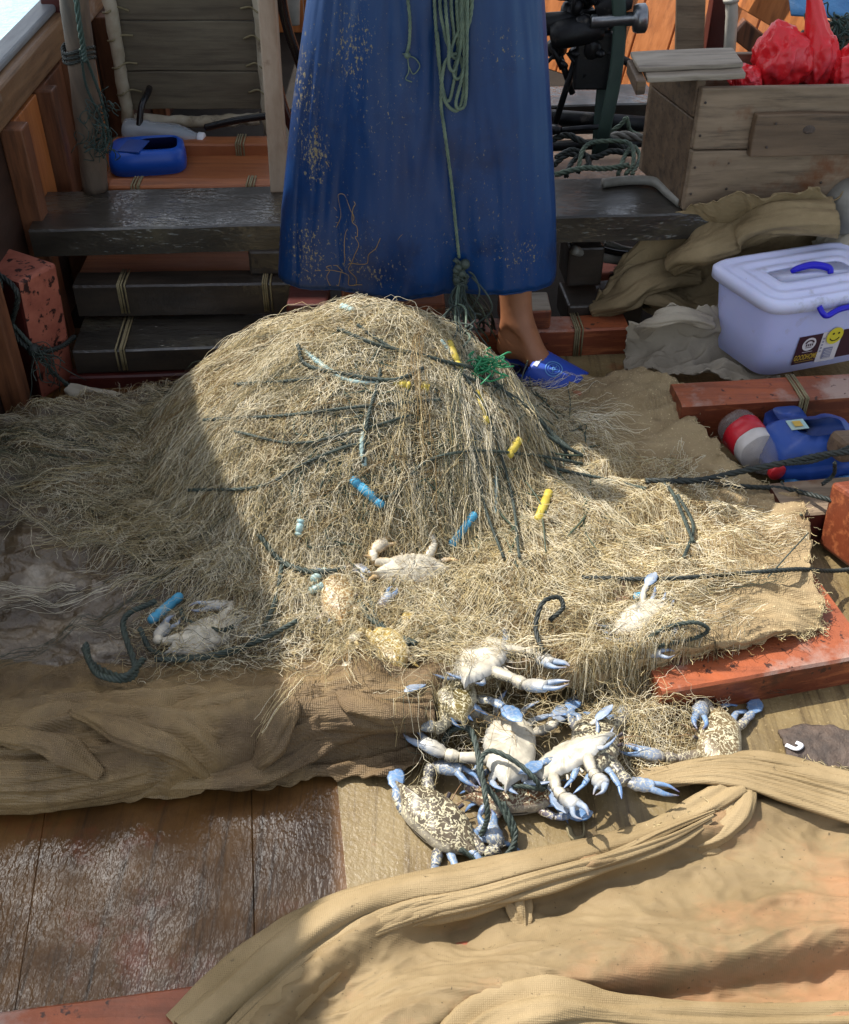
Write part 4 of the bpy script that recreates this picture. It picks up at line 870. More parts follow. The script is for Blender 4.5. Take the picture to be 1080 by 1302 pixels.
# loose fibres along the cloth edges
def frays(S, edge, N, name, m_, parent, L=.02):
    E = {'r': S[:, -1], 'l': S[:, 0], 'f': S[-1], 'b': S[0]}[edge]
    i = nr.randint(0, len(E), N); p = E[i] + nr.normal(0, .003, (N, 3)); a = nr.uniform(0, 6.28, N); P = np.zeros((N, 6, 3))
    for k in range(6):
        P[:, k] = p; a = a + nr.normal(0, .5, N); p = p + np.stack([np.cos(a), np.sin(a), nr.normal(.05, .3, N)], 1) * L / 6
    P[..., 2] = np.maximum(P[..., 2], .002)
    strands(name, P, np.full(N, .0005), nr.choice(2, N), m_, parent)
# foreground sheer cloth
FORE = [
 [(262, 1320, .01), (352, 1232, .02), (440, 1160, .02), (560, 1128, .02), (660, 1104, .03), (780, 1072, .035), (880, 1040, .03), (960, 1002, .025), (1030, 975, .02), (1120, 990, .02)],
 [(305, 1335, .05), (382, 1256, .05), (460, 1185, .05), (575, 1150, .045), (670, 1122, .05), (790, 1092, .05), (890, 1060, .04), (970, 1030, .025), (1040, 1010, .03), (1120, 1030, .03)],
 [(360, 1345, .02), (410, 1275, .02), (500, 1215, .02), (600, 1178, .01), (690, 1148, .012), (800, 1120, .012), (900, 1095, .012), (980, 1075, .014), (1045, 1060, .016), (1120, 1070, .02)],
 [(390, 1345, .02), (440, 1285, .03), (530, 1232, .03), (630, 1205, .03), (720, 1178, .03), (810, 1158, .03), (910, 1138, .03), (985, 1122, .03), (1050, 1110, .03), (1120, 1105, .03)],
 [(420, 1350, .04), (470, 1295, .066), (560, 1250, .066), (660, 1225, .066), (740, 1206, .066), (820, 1192, .066), (915, 1178, .066), (990, 1166, .066), (1055, 1156, .066), (1120, 1148, .066)],
 [(440, 1370, .05), (490, 1325, .075), (575, 1285, .075), (670, 1262, .075), (750, 1246, .075), (830, 1232, .075), (920, 1218, .075), (1000, 1206, .075), (1060, 1196, .075), (1120, 1188, .075)],
 [(455, 1400, .02), (505, 1365, .03), (590, 1330, .03), (690, 1305, .03), (765, 1290, .03), (840, 1280, .03), (930, 1268, .03), (1005, 1255, .03), (1066, 1245, .03), (1125, 1240, .03)],
 [(455, 1440, .02), (505, 1420, .02), (590, 1390, .03), (690, 1360, .04), (765, 1345, .05), (840, 1335, .05), (930, 1325, .05), (1005, 1310, .05), (1066, 1300, .05), (1125, 1295, .05)],
 [(455, 1560, .02), (505, 1560, .02), (590, 1560, .03), (690, 1560, .03), (765, 1560, .03), (840, 1560, .03), (930, 1560, .03), (1005, 1560, .03), (1066, 1560, .03), (1125, 1560, .03)],
]
root = thing('sheer_cloth', 'sheer tan mesh cloth draped over the red cross beam in the foreground', 'cloth', G(700, 1200, 0))
mb = MB(); S2 = patch(FORE, 170, 280, amp=.005, sc=10, fine=.0012, fsc=60, seed=5, rag=.004, ridge=.003, wrk=1.1); mb.grid(S2)
mb.build('sheet', 'sheer', root, solid=.0015)
mb = MB()
bunch(mb, [(245, 1335, .02), (322, 1268, .025), (392, 1206, .03), (446, 1170, .032), (520, 1142, .034), (600, 1126, .036), (680, 1104, .034), (760, 1082, .03), (840, 1058, .026), (900, 1030, .028), (938, 1004, .03)],
      [.045, .046, .044, .04, .034, .03, .026, .022, .02, .022, .02], 4, 3.2, .22, 130, 72, seed=2, flat=.7)
bunch(mb, [(806, 990, .012), (850, 985, .022), (900, 977, .028), (948, 975, .03), (1000, 985, .03), (1050, 998, .03), (1130, 1022, .03)], [.012, .016, .02, .024, .026, .028, .03], 4, 2, .25, 100, 72, seed=7, flat=.6)
bunch(mb, [(820, 998, .012), (880, 988, .02), (920, 990, .028), (940, 1008, .03), (932, 1036, .028), (905, 1062, .02), (870, 1075, .014)], [.008, .012, .016, .022, .026, .024, .014], 3, 2, .22, 80, 72, seed=9, flat=.65)
bunch(mb, [(640, 1122, .04), (655, 1140, .03), (662, 1165, .02), (668, 1185, .012)], [.02, .018, .012, .006], 4, 2, .3, 40, 72, seed=4, flat=.6)
bunch(mb, [(560, 1350, .06), (620, 1306, .07), (700, 1284, .075), (770, 1290, .07), (850, 1296, .06), (960, 1300, .05), (1100, 1296, .05)], [.02, .03, .034, .022, .018, .02, .02], 5, 3, .25, 90, 72, seed=12, flat=.6)
frays(S2, 'b', 420, 'loose_threads', ['twine', 'net'], root, .014)
for k in range(9):
    o1, o2 = rng.uniform(-8, 34), rng.uniform(-6, 26); st = rng.choice((0, 0, 1, 2)); base_p = [(262, 1330), (335, 1262), (402, 1204), (456, 1172), (530, 1146), (610, 1128), (690, 1106), (770, 1082), (850, 1056), (905, 1030)][st:rng.choice((6, 8, 10))]
    n_ = len(base_p); pts = [(x_ + rng.uniform(-6, 6), y_ + o1 + (o2 - o1) * q / n_ + rng.uniform(-4, 4), .052 - .0009 * abs(o1 + (o2 - o1) * q / n_ - 8) * 1.0) for q, (x_, y_) in enumerate(base_p)]
    bunch(mb, pts, [.002, .007, .009, .008, .006, .002], 3, 2, .3, 110, 26, seed=70 + k, flat=.9)
for k in range(6):
    dy = -8 + k * 5; bunch(mb, [(812, 992 + dy * .3, .02), (870, 980 + dy * .7, .034), (930, 976 + dy, .042), (1000, 988 + dy * 1.5, .042), (1120, 1020 + dy * 2, .04)], [.003, .006, .008, .008, .006], 3, 2, .3, 90, 24, seed=90 + k, flat=.9)
mb.build('gathered_edge', 'sheer2', root)
# rear cloths
def cloth(rows, bunches, m_, label, seed, amp=.03, sc=5, ridge=.02, nu=120, nv=160, name='mesh_cloth'):
    q = MB(); q.grid(patch(rows, nu, nv, amp=amp, sc=sc, fine=.002, fsc=40, seed=seed, ridge=ridge, rag=.006, wrk=3.5))
    for b_ in bunches: bunch(q, *b_[:2], **b_[2])
    return tag(q.build(name, m_, loc=G(*rows[-1][len(rows[-1]) // 2]), solid=.002), label, 'cloth')
cloth([[(790, 330, .16), (850, 285, .27), (930, 262, .33), (1000, 258, .34), (1060, 258, .33), (1140, 262, .32)],
       [(775, 360, .12), (850, 318, .2), (925, 295, .26), (1000, 285, .28), (1060, 290, .26), (1140, 300, .25)],
       [(752, 390, .08), (840, 350, .13), (910, 335, .17), (990, 325, .19), (1060, 330, .16), (1140, 340, .15)],
       [(745, 402, .05), (830, 380, .07), (905, 370, .09), (980, 370, .08), (1060, 370, .08), (1140, 380, .08)],
       [(750, 412, .04), (830, 405, .04), (905, 405, .04), (980, 405, .03), (1060, 405, .03), (1140, 405, .03)]],
      [([(852, 338, .18), (890, 316, .23), (935, 300, .25), (985, 280, .3), (1060, 276, .31)], [.03, .045, .05, .05, .05], dict(lobes=3, twist=2, depth=.2, n=70, sides=64, seed=3)),
       ([(752, 396, .07), (790, 382, .1), (815, 362, .13), (850, 348, .14), (890, 352, .13)], [.025, .035, .04, .035, .02], dict(lobes=3, twist=2, depth=.2, n=60, sides=64, seed=6)),
       ([(800, 362, .12), (835, 378, .1), (870, 395, .07), (900, 400, .05)], [.03, .03, .028, .02], dict(lobes=3, twist=1, depth=.2, n=50, sides=64, seed=8))],
      'cloth_brown', 'brown mesh cloth heaped behind the white tub under the crate', 3, amp=.02, ridge=.012)
cloth([[(800, 412, .13), (850, 402, .15), (900, 405, .13), (950, 410, .06)],
       [(796, 430, .09), (850, 425, .1), (905, 430, .09), (955, 435, .05)],
       [(794, 455, .03), (850, 450, .05), (915, 450, .04), (970, 455, .03)],
       [(800, 476, .012), (850, 474, .025), (920, 476, .02), (985, 478, .02)],
       [(850, 486, .012), (885, 488, .015), (930, 490, .02), (990, 490, .02)]],
      [([(806, 450, .03), (815, 425, .09), (835, 408, .15), (870, 402, .16), (905, 412, .13)], [.015, .018, .02, .02, .015], dict(lobes=3, twist=1, depth=.2, n=50, sides=64, seed=31))],
      'cloth_grey', 'thin grey mesh cloth draped over the red beam left of the white tub', 14, amp=.022, sc=9, ridge=.02)
cloth([[(1030, 320, .2), (1070, 285, .28), (1120, 270, .3), (1160, 270, .3)], [(1040, 345, .15), (1075, 315, .22), (1120, 305, .25), (1160, 300, .25)], [(1040, 370, .1), (1075, 360, .12), (1120, 350, .12), (1160, 350, .12)]],
      [([(1045, 332, .19), (1070, 305, .24), (1110, 290, .27)], [.03, .04, .045], dict(lobes=3, twist=1, depth=.2, n=40, sides=64, seed=41))], 'cloth_white', 'pale mesh cloth bunched at the right edge behind the tub', 22, amp=.01, ridge=.01, nu=40, nv=40)
mb = MB(); p = D(1084, 264, 2.34); mb.ball(p, .075, 0, 16, 22, (.9, .9, .95)); tag(mb.build('net_buoy', 'hose_grey', loc=p, jitter=.004), 'grey rounded buoy at the right edge below the crate', 'buoy')

# ================================================================== NET
NM = ['net', 'net_pale', 'net_grey', 'net_brown', 'net_green', 'net_dark']
def tone(x, y, p):
    """pick a twine per strand; clumps of the heap run paler or darker"""
    f = .5 * np.sin(x * 19 + 2 * np.sin(y * 13)) * np.sin(y * 23 + 1) + .5 * np.sin(x * 41 - y * 29 + 2 * np.sin(x * 11)) + nr.normal(0, .35, len(x))
    m = nr.choice(6, len(x), p=p); m = np.where((f < -.55) & (nr.rand(len(x)) < .6), nr.choice([3, 5, 4, 2], len(x), p=[.5, .3, .1, .1]), m); return np.where((f > .6) & (nr.rand(len(x)) < .6), 1, m)
def inpoly(x, y, poly):
    c = np.zeros(len(x), bool); n = len(poly)
    for i in range(n):
        x1, y1 = poly[i]; x2, y2 = poly[(i + 1) % n]
        c ^= ((y1 > y) != (y2 > y)) & (x < (x2 - x1) * (y - y1) / (y2 - y1 + 1e-9) + x1)
    return c
def walk(x, y, ang, K, step, wob, curl, lift, pull=0, arch=.0, zig=.38):
    N = len(x); zz = np.abs(nr.normal(0, zig, N)); P = np.zeros((N, K, 3)); a = ang.copy(); da = nr.normal(0, curl, N); ph = nr.uniform(0, 6.28, N)
    off = np.abs(nr.normal(0, lift, N)); ar = np.abs(nr.normal(0, arch, N))
    for k in range(K):
        P[:, k, 0] = x; P[:, k, 1] = y
        P[:, k, 2] = Hs(x, y) + off + ar * math.sin(math.pi * k / (K - 1)) + .0025 * np.sin(ph + k * 1.3)
        a = a + da + nr.normal(0, wob, N)
        if pull: a = a + pull * np.sin(ang - a)
        az = a + zz * (1 if k % 2 else -1) + nr.normal(0, .12, N)
        x = x + np.cos(az) * step; y = y + np.sin(az) * step
    return P
PV = (.12, 1.93)
root = thing('fishing_net', 'great heap of tangled beige net with yellow and blue floats before the apron', 'fishing net', (MX, 1.6, 0))
# matted body under the strands
mb = MB(); n1 = 90; A = np.zeros((n1, n1, 3))
xs = np.linspace(MX - .47, MX + .43, n1); ys = np.linspace(MY - .47, MY + .21, n1)
X, Y_ = np.meshgrid(xs, ys, indexing='ij'); A[..., 0] = X; A[..., 1] = Y_; A[..., 2] = np.maximum(mound(X, Y_) - .012, .0)
mb.grid(A); mb.build('matted_core', 'net_core', root)
# combed strands on the heap
N = 10500; x = MX + nr.uniform(-.47, .43, N); y = MY + nr.uniform(-.46, .2, N); k_ = mound(x, y) > .02; x, y = x[k_], y[k_]
ang = np.arctan2(y - PV[1], x - PV[0]) + nr.normal(0, .22, len(x)); ang = np.where((x < 0) & (y > 1.6), ang * .5 + .5 * (math.pi + (y - 1.8) * .9 * 0 + nr.normal(.12, .15, len(x))) * np.sign(ang) * np.sign(ang), ang)
P1 = walk(x, y, ang, 18, .011, .2, .03, .004, .16, .006)
m1 = tone(x, y, [.36, .34, .09, .12, .05, .04]); r1 = nr.uniform(.00024, .00042, len(x)) * np.where(m1 == 4, 1.3, 1)
strands('combed_strands', P1, r1, m1, NM, root)
# loose curls over the heap
N = 9500; x = MX + nr.uniform(-.47, .42, N); y = MY + nr.uniform(-.46, .2, N); k_ = mound(x, y) > .01; x, y = x[k_], y[k_]
P2 = walk(x, y, nr.uniform(0, 6.28, len(x)), 18, .0075, .35, .2, .006, 0, .010)
m2 = tone(x, y, [.32, .42, .09, .08, .05, .04]); strands('loose_curls', P2, nr.uniform(.00024, .0004, len(x)), m2, NM, root)
# skirt
SK = [(5, 640), (30, 560), (120, 505), (260, 470), (500, 480), (650, 520), (735, 560), (790, 640), (850, 720), (830, 790), (846, 900), (790, 900), (700, 840), (560, 840), (400, 838), (330, 860), (190, 860), (140, 800), (310, 735), (60, 690)]
def scatter(N, poly, z=.04):
    a = np.array(poly); px = nr.uniform(a[:, 0].min(), a[:, 0].max(), N * 3); py = nr.uniform(a[:, 1].min(), a[:, 1].max(), N * 3)
    k = inpoly(px, py, poly); px, py = px[k][:N], py[k][:N]; t = (z - CH) / (-(ST + (py - CY) / F * CT)); return (px - CX) / F * t, (CT - (py - CY) / F * ST) * t, px
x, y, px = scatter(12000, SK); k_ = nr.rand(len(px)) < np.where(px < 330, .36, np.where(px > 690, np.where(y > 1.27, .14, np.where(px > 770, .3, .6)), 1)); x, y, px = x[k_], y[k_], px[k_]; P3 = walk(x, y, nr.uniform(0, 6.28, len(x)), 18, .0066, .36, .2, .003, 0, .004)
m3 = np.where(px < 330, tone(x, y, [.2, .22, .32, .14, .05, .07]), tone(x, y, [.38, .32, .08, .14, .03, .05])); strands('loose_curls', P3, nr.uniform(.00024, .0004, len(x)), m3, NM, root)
x, y, px = scatter(1000, [(20, 630), (60, 560), (150, 515), (270, 500), (340, 690), (300, 720), (120, 670)])
P4 = walk(x, y, math.pi + nr.normal(.0, .5, len(x)), 18, .010, .24, .08, .003, .08, .005); m4 = tone(x, y, [.18, .32, .3, .09, .06, .05]); strands('combed_strands', P4, nr.uniform(.00024, .00044, len(x)), m4, NM, root)
# fallen front: strands run toward the camera
x, y, px = scatter(3000, [(560, 600), (720, 580), (790, 680), (780, 770), (700, 740), (420, 740), (470, 680)])
P5 = walk(x, y, -math.pi / 2 + nr.normal(.1, .5, len(x)), 18, .009, .26, .1, .003, .06, .005); m5 = tone(x, y, [.38, .34, .05, .15, .03, .05]); strands('combed_strands', P5, nr.uniform(.00024, .00042, len(x)), m5, NM, root)
# hanks: bundles of parallel twines pulled over the heap
def hanks(x, y, ang, K, step, per, spread, p, r=(.00025, .00045)):
    n = len(x); C_ = walk(x, y, ang, K, step, .09, .03, .004, .1, .006, .05); T = np.gradient(C_, axis=1); T /= np.linalg.norm(T, axis=2)[..., None] + 1e-9
    side = np.stack([-T[..., 1], T[..., 0], np.zeros(T.shape[:2])], 2); out = []; mm = []; m0 = nr.choice(6, n, p=p)
    for k in range(per):
        o_ = nr.normal(0, spread, (n, 1)) + .3 * spread * np.sin(np.linspace(0, 9, K)[None] + nr.uniform(0, 6, (n, 1))); Z = nr.uniform(0, .006, (n, 1)) + .002 * np.sin(np.linspace(0, 14, K)[None] + nr.uniform(0, 6, (n, 1)))
        q = C_ + side * o_[..., None]; q[..., :2] += nr.normal(0, .0016, (n, K, 2)).cumsum(1); q[..., 2] = np.maximum(q[..., 2], Hs(q[..., 0], q[..., 1])) + Z; out.append(q); mm.append(np.where(nr.rand(n) < .7, m0, nr.choice(6, n, p=p)))
    P = np.concatenate(out); return strands('hanks', P, nr.uniform(*r, len(P)), np.concatenate(mm), NM, root)
HP = [.3, .3, .08, .14, .1, .08]
N = 110; x = nr.uniform(-.25, .12, N); y = nr.uniform(1.58, 1.98, N); hanks(x, y, math.pi + (y - 1.8) * -1.2 + nr.normal(0, .1, N), 34, .012, 13, .004, HP)
N = 60; x = nr.uniform(-.05, .22, N); y = nr.uniform(1.6, 1.95, N); hanks(x, y, -math.pi / 2 + (x - .02) * 2.4 + nr.normal(0, .15, N), 32, .012, 12, .0035, HP)
N = 26; x = nr.uniform(-.6, -.3, N); y = nr.uniform(1.35, 1.9, N); hanks(x, y, math.pi + nr.normal(0, .3, N), 30, .012, 10, .004, [.15, .3, .3, .1, .1, .05])
N = 50; x = nr.uniform(-.2, .4, N); y = nr.uniform(1.2, 1.5, N); hanks(x, y, nr.uniform(0, 6.28, N), 26, .01, 9, .003, HP)
# knotted meshes that still show their diamonds
Q = []
for (cx_, cy_, rot, sz, nn) in ((775, 690, .4, .011, 44), (700, 640, -.3, .012, 40), (810, 840, .9, .009, 36), (620, 760, .2, .011, 40), (250, 640, 2.6, .012, 40), (820, 890, .3, .007, 34), (840, 690, .7, .011, 30), (420, 610, .5, .014, 36), (350, 520, 2.8, .014, 34), (560, 640, -.4, .014, 34), (650, 610, -.9, .014, 32), (480, 450, .2, .014, 30), (880, 700, .5, .009, 36)):
    c_ = G(cx_, cy_, .04); ca, sa = math.cos(rot), math.sin(rot)
    gx = np.zeros((nn + 1, nn)); gy = np.zeros((nn + 1, nn)); nx_ = nr.normal(0, .25, (nn + 1, nn)); ny_ = nr.normal(0, .25, (nn + 1, nn))
    for i in range(nn):
        for fl in (0, 1):
            row = []
            for j in range(40):
                ii = i + ((j + fl) % 2 if fl == 0 else (j % 2)) ; ii = i + (j % 2) if fl == 0 else i + 1 - (j % 2)
                u_ = (ii - nn / 2 + nx_[min(ii, nn), j % nn]) * sz; v_ = (j - 20 + ny_[min(ii, nn), j % nn]) * sz * .8
                wv = .02 * math.sin(u_ * 22 + v_ * 9) ; wu = .025 * math.sin(v_ * 17 - u_ * 8)
                row.append((c_.x + (u_ + wu) * ca - (v_ + wv) * sa, c_.y + (u_ + wu) * sa + (v_ + wv) * ca))
            Q.append(row)
Q = np.array(Q); Z = Hs(Q[..., 0], Q[..., 1]) + .012 + nr.uniform(0, .005, Q.shape[:2]); strands('diamond_meshes', np.dstack([Q, Z]), np.full(len(Q), .00052), nr.choice(5, len(Q), p=[.4, .4, .05, .15, 0]), NM, root)
# head ropes and lead lines woven through the heap (part of the net)
def onnet(pts, off=.012): return [MP(*p) + Vector((0, 0, off)) for p in pts]
mb = MB()
LINES = [
 ([(430, 430), (480, 450), (560, 470), (620, 490), (690, 560), (740, 590)], .0035), ([(455, 425), (500, 455), (590, 490), (660, 520), (725, 592)], .003), ([(640, 470), (670, 520), (700, 560), (722, 580)], .0045),
 ([(380, 450), (390, 475), (440, 488), (500, 495), (540, 480)], .0035), ([(240, 634), (330, 630), (390, 600), (440, 580), (470, 575)], .0028), ([(462, 600), (468, 545), (478, 510), (485, 480)], .0028),
 ([(470, 640), (500, 640), (540, 600), (600, 585), (680, 590), (740, 600)], .0028), ([(585, 480), (620, 540), (650, 640), (660, 720)], .0026), ([(575, 470), (600, 560), (615, 650), (640, 720)], .0024), ([(300, 500), (380, 495), (450, 488)], .0028),
 ([(260, 545), (360, 540), (450, 530), (560, 520)], .0028), ([(300, 560), (380, 575), (470, 555), (520, 540)], .0024), ([(330, 690), (360, 725), (400, 738), (440, 735)], .0045), ([(200, 850), (260, 848), (320, 830), (350, 780), (360, 730)], .004),
 ([(110, 835), (130, 870), (175, 868), (160, 800), (200, 775)], .0045), ([(112, 830), (120, 855), (160, 872), (185, 850)], .005), ([(180, 810), (200, 840), (260, 846), (330, 826), (380, 800)], .004), ([(232, 785), (240, 800), (280, 812), (298, 808)], .0035),
 ([(650, 560), (690, 600), (770, 620), (820, 632)], .003), ([(860, 640), (880, 680), (868, 720)], .003), ([(820, 620), (850, 632), (880, 700)], .003), ([(470, 770), (490, 810), (530, 830)], .0045), ([(458, 775), (475, 800), (520, 832)], .0045)]
for pts, r in LINES: mb.rope(onnet(pts, .02), r * 1.15, mi=0)
for k in range(90):
    px_, py_ = rng.uniform(380, 720), rng.uniform(430, 640); pts = [(px_, py_)]
    for j in range(5): pts.append((pts[-1][0] + rng.uniform(-25, 45), pts[-1][1] + rng.uniform(-10, 45)))
    mb.tube(cr(onnet(pts, .015), 30), rng.uniform(.001, .002), 5, 1)
mb.build('head_ropes', ['rope', 'net_green'], root)
for pts in ([(385, 452), (440, 490), (500, 494)], [(485, 485), (462, 560), (464, 600)], [(630, 600), (628, 660)], [(560, 440), (590, 480)]):
    q = cr(onnet(pts, .012), 40); mb = MB(); mb.tube(q, .0055, 6, 0); mb.build('lead_line', 'float_grey', root)
def fl(p1, p2, m_, r=.0085, cat=''):
    a, b = MP(*p1) + Vector((0, 0, .014)), MP(*p2) + Vector((0, 0, .014)); L = (b - a).length; q = MB()
    q.lathe([(0, r * .55), (.002, r * .85), (L * .08, r), (L * .2, r), (L * .22, r * .82), (L * .26, r * .82), (L * .28, r), (L * .72, r), (L * .74, r * .82), (L * .78, r * .82), (L * .8, r), (L * .95, r), (L, r * .6)], a, b, 14, dent=.1)
    q.build('float', m_, root)
for a in (((570, 442), (584, 478)), ((604, 505), (618, 548)), ((683, 670), (698, 632)), ((645, 588), (660, 566)), ((500, 494), (522, 500)), ((535, 498), (545, 502))): fl(*a, 'float_yellow')
for a in (((447, 616), (488, 652)), ((572, 702), (604, 660)), ((192, 798), (232, 764)), ((806, 768), (820, 766))): fl(*a, 'float_blue')
for a in (((398, 745), (415, 733)), ((394, 760), (412, 752)), ((434, 398), (450, 404)), ((380, 690), (384, 668))): fl(*a, 'float_grey', .007)
mb = MB()
for k in range(40):
    c_ = MP(605, 475) + Vector((nr.normal(0, .012), nr.normal(0, .012), .015)); q = [c_]
    for j in range(4): q.append(q[-1] + Vector((rng.uniform(-.02, .025), rng.uniform(-.02, .02), rng.uniform(-.012, .012))))
    mb.tube(cr(q, 14), .0018, 4)
mb.build('green_knot', 'green_plastic', root)

frays(S, 'r', 260, 'frayed_edge', ['net', 'twine'], main_cloth, .016); frays(S[:, 165:], 'f', 160, 'frayed_edge', ['net', 'net_brown'], main_cloth, .025)

# ================================================================== CRABS
def lerp(a, b, t): return [a[i] + (b[i] - a[i]) * t for i in range(3)]
SHELL = lin('5c5140')[:3]; BELLY = lin('c6beaa')[:3]; BLUE = lin('6587b0')[:3]; PALE = lin('a5b2c2')[:3]; TIP = lin('4a3a5c')[:3]; ORNG = lin('c79a4a')[:3]
class Crab:
    def __init__(s, seed, shell=SHELL, belly=BELLY, blue=BLUE): s.v = []; s.f = []; s.c = []; s.sp = []; s.r = random.Random(seed); s.shell, s.belly, s.blue = shell, belly, blue
    def add(s, vs, fs, cols, sps):
        o = len(s.v); s.v += vs; s.f += [tuple(i + o for i in f) for f in fs]; s.c += cols; s.sp += sps
    def carapace(s):
        half = [(0, .0285), (.006, .0295), (.010, .0275), (.016, .0282), (.024, .0262), (.034, .0215), (.043, .0145), (.050, .0075), (.056, .0025), (.066, .0005), (.055, -.0045), (.046, -.0120), (.038, -.0195), (.029, -.0262), (.018, -.0285), (.008, -.0290), (0, -.0290)]
        pr = cr(half, 60); th = []
        for k, (x, y) in enumerate(pr):
            t = k / 59
            if .22 < t < .58: d = .0011 * (2 * ((t - .22) / .045 % 1) - 1); y += d * .8; x += d * .5
            th.append((x, y))
        th = [(x * 1.1, y) for x, y in th]; out = th + [(-x, y) for x, y in th[-2:0:-1]]; n = len(out)
        for top in (1, 0):
            rs = [1, .97, .9, .8, .66, .5, .34, .18, .06]; vs = []; cols = []; sps = []
            for r_ in rs:
                for x, y in out:
                    X, Y = x * r_, y * r_; e = math.sqrt(max(0, 1 - r_ ** 2.6))
                    if top:
                        z = .0165 * e * (1 - .25 * (X / .06) ** 2)
                        z += .0012 * math.cos(X * 210) * math.cos(Y * 190 + .6) * e
                        c = lerp(s.shell, lerp(s.shell, s.belly, .25), max(0, (r_ - .93) * 10)); sp = 1.0 if r_ < .97 else .5
                        if y < -.02 and r_ > .88: c = lerp(c, s.belly, .5)
                    else:
                        z = -.012 * e ** .8 - .0014 * abs(math.sin(X * 260 + Y * 90)) * e
                        if abs(X) < .011 * (1 - (Y + .029) / .045) + .001 and Y < .014: z -= .0022
                        c = lerp(s.belly, lerp(s.belly, s.blue, .35), max(0, (r_ - .85) * 5)); sp = 0
                    vs.append((X, Y, z)); cols.append(c); sps.append(sp)
            m_ = len(rs); fs = []
            for i in range(m_ - 1):
                for k in range(n):
                    q = (i * n + k, i * n + (k + 1) % n, (i + 1) * n + (k + 1) % n, (i + 1) * n + k); fs.append(q[::-1] if top else q)
            last = tuple((m_ - 1) * n + k for k in range(n)); fs.append(last[::-1] if top else last)
            s.add(vs, fs, cols, sps)
        for sg in (-1, 1):
            s.limb([(sg * .009, .027, .004), (sg * .011, .033, .008)], [.0022, .0026], [lin('3a3438')[:3]] * 2, 0)
            s.limb([(sg * .004, .028, .004), (sg * .008, .042, .006), (sg * .012, .056, .004)], [.0009, .0006, .0003], [lin('8a6a4a')[:3]] * 2, 0)
    def limb(s, pts, rad, cols, spot=.0, flat=1.0, sides=10, n=18, under=True, up=(0, 0, 1.0), uk=1.2):
        P = cr(pts, n) if len(pts) > 2 else cr(pts, n); T = np.gradient(P, axis=0); T /= np.linalg.norm(T, axis=1)[:, None] + 1e-12
        vs = []; cs = []; sp = []
        for i in range(n):
            t = i / (n - 1); r_ = float(np.interp(t, np.linspace(0, 1, len(rad)), rad)); c = cols[0] if len(cols) == 1 else lerp(cols[min(int(t * (len(cols) - 1)), len(cols) - 2)], cols[min(int(t * (len(cols) - 1)), len(cols) - 2) + 1], t * (len(cols) - 1) - min(int(t * (len(cols) - 1)), len(cols) - 2))
            sd_ = np.cross(T[i], up); sd_ /= np.linalg.norm(sd_) + 1e-9; u = np.cross(sd_, T[i])
            for k in range(sides):
                a = 2 * math.pi * k / sides; r2 = r_ * (1 + .07 * math.cos(4 * a + .6) + .05 * math.sin(t * 23 + a * 3)); p = P[i] + r2 * (math.cos(a) * sd_ + flat * math.sin(a) * u); vs.append(tuple(p))
                und = max(0, -math.sin(a)) if under else 0
                cs.append(lerp(c, s.belly, min(1, und * uk))); sp.append(spot * (1 - min(1, und * 1.6)))
        fs = [(i * sides + k, i * sides + (k + 1) % sides, (i + 1) * sides + (k + 1) % sides, (i + 1) * sides + k) for i in range(n - 1) for k in range(sides)]
        fs += [tuple(range(sides))[::-1], tuple((n - 1) * sides + k for k in range(sides))]
        s.add(vs, fs, cs, sp)
    def claw(s, sg, J, spot=.8, open_=.35):
        """J: merus end, carpus end, palm end, finger tip (right side coords; mirrored by sg)"""
        J = [Vector((sg * x, y, z)) for x, y, z in J]; b0 = Vector((sg * .026, .014, -.002))
        mc = lerp(s.shell, s.blue, .15)
        s.limb([b0, b0.lerp(J[0], .5), J[0]], [.0055, .0085, .008, .0066], [s.shell, mc], spot, .8)
        s.limb([J[0], J[0].lerp(J[1], .5), J[1]], [.0056, .0084, .0076], [mc], spot, .9)
        d = (J[2] - J[1]).normalized()
        s.limb([J[1], J[1].lerp(J[2], .4), J[2]], [.0056, .0096, .0104, .0086], [mc, lerp(s.blue, PALE, .5)], spot * .7, .72, uk=.8)
        f = J[3] - J[2]; side = f.cross(Vector((0, 0, 1))).normalized()
        for k, w_ in ((1, .0052), (-1, .0042)):
            st = J[2] + side * .0044 * k; mid = st + f * .5 + side * .0075 * k * (open_ if k < 0 else .4); en = J[2] + f + side * .003 * k * open_ * 2
            s.limb([st - d * .004, mid, en], [w_, w_ * .8, w_ * .45, .0006], [lerp(s.blue, PALE, .4), s.blue, TIP], .2, .8, 8, uk=.45)
        for q in (J[0], J[1].lerp(J[2], .2), J[1]):
            s.limb([q, q + Vector((sg * .004, .007, .003))], [.0016, .0002], [lerp(s.shell, s.belly, .5)], 0, 1, 6, 4)
    def leg(s, base, knee, foot, tip):
        bl = lerp(s.blue, PALE, .35)
        s.limb([base, Vector(base).lerp(Vector(knee), .5), knee], [.0036, .005, .0037], [lerp(s.shell, bl, .6), bl], .3, .6, uk=.8)
        s.limb([knee, Vector(knee).lerp(Vector(foot), .5), foot], [.0033, .004, .0028], [bl, s.blue], .25, .55, uk=.4)
        s.limb([foot, Vector(foot).lerp(Vector(tip), .5), tip], [.0026, .0022, .0003], [s.blue, lerp(s.blue, TIP, .4)], 0, .5, uk=.3)
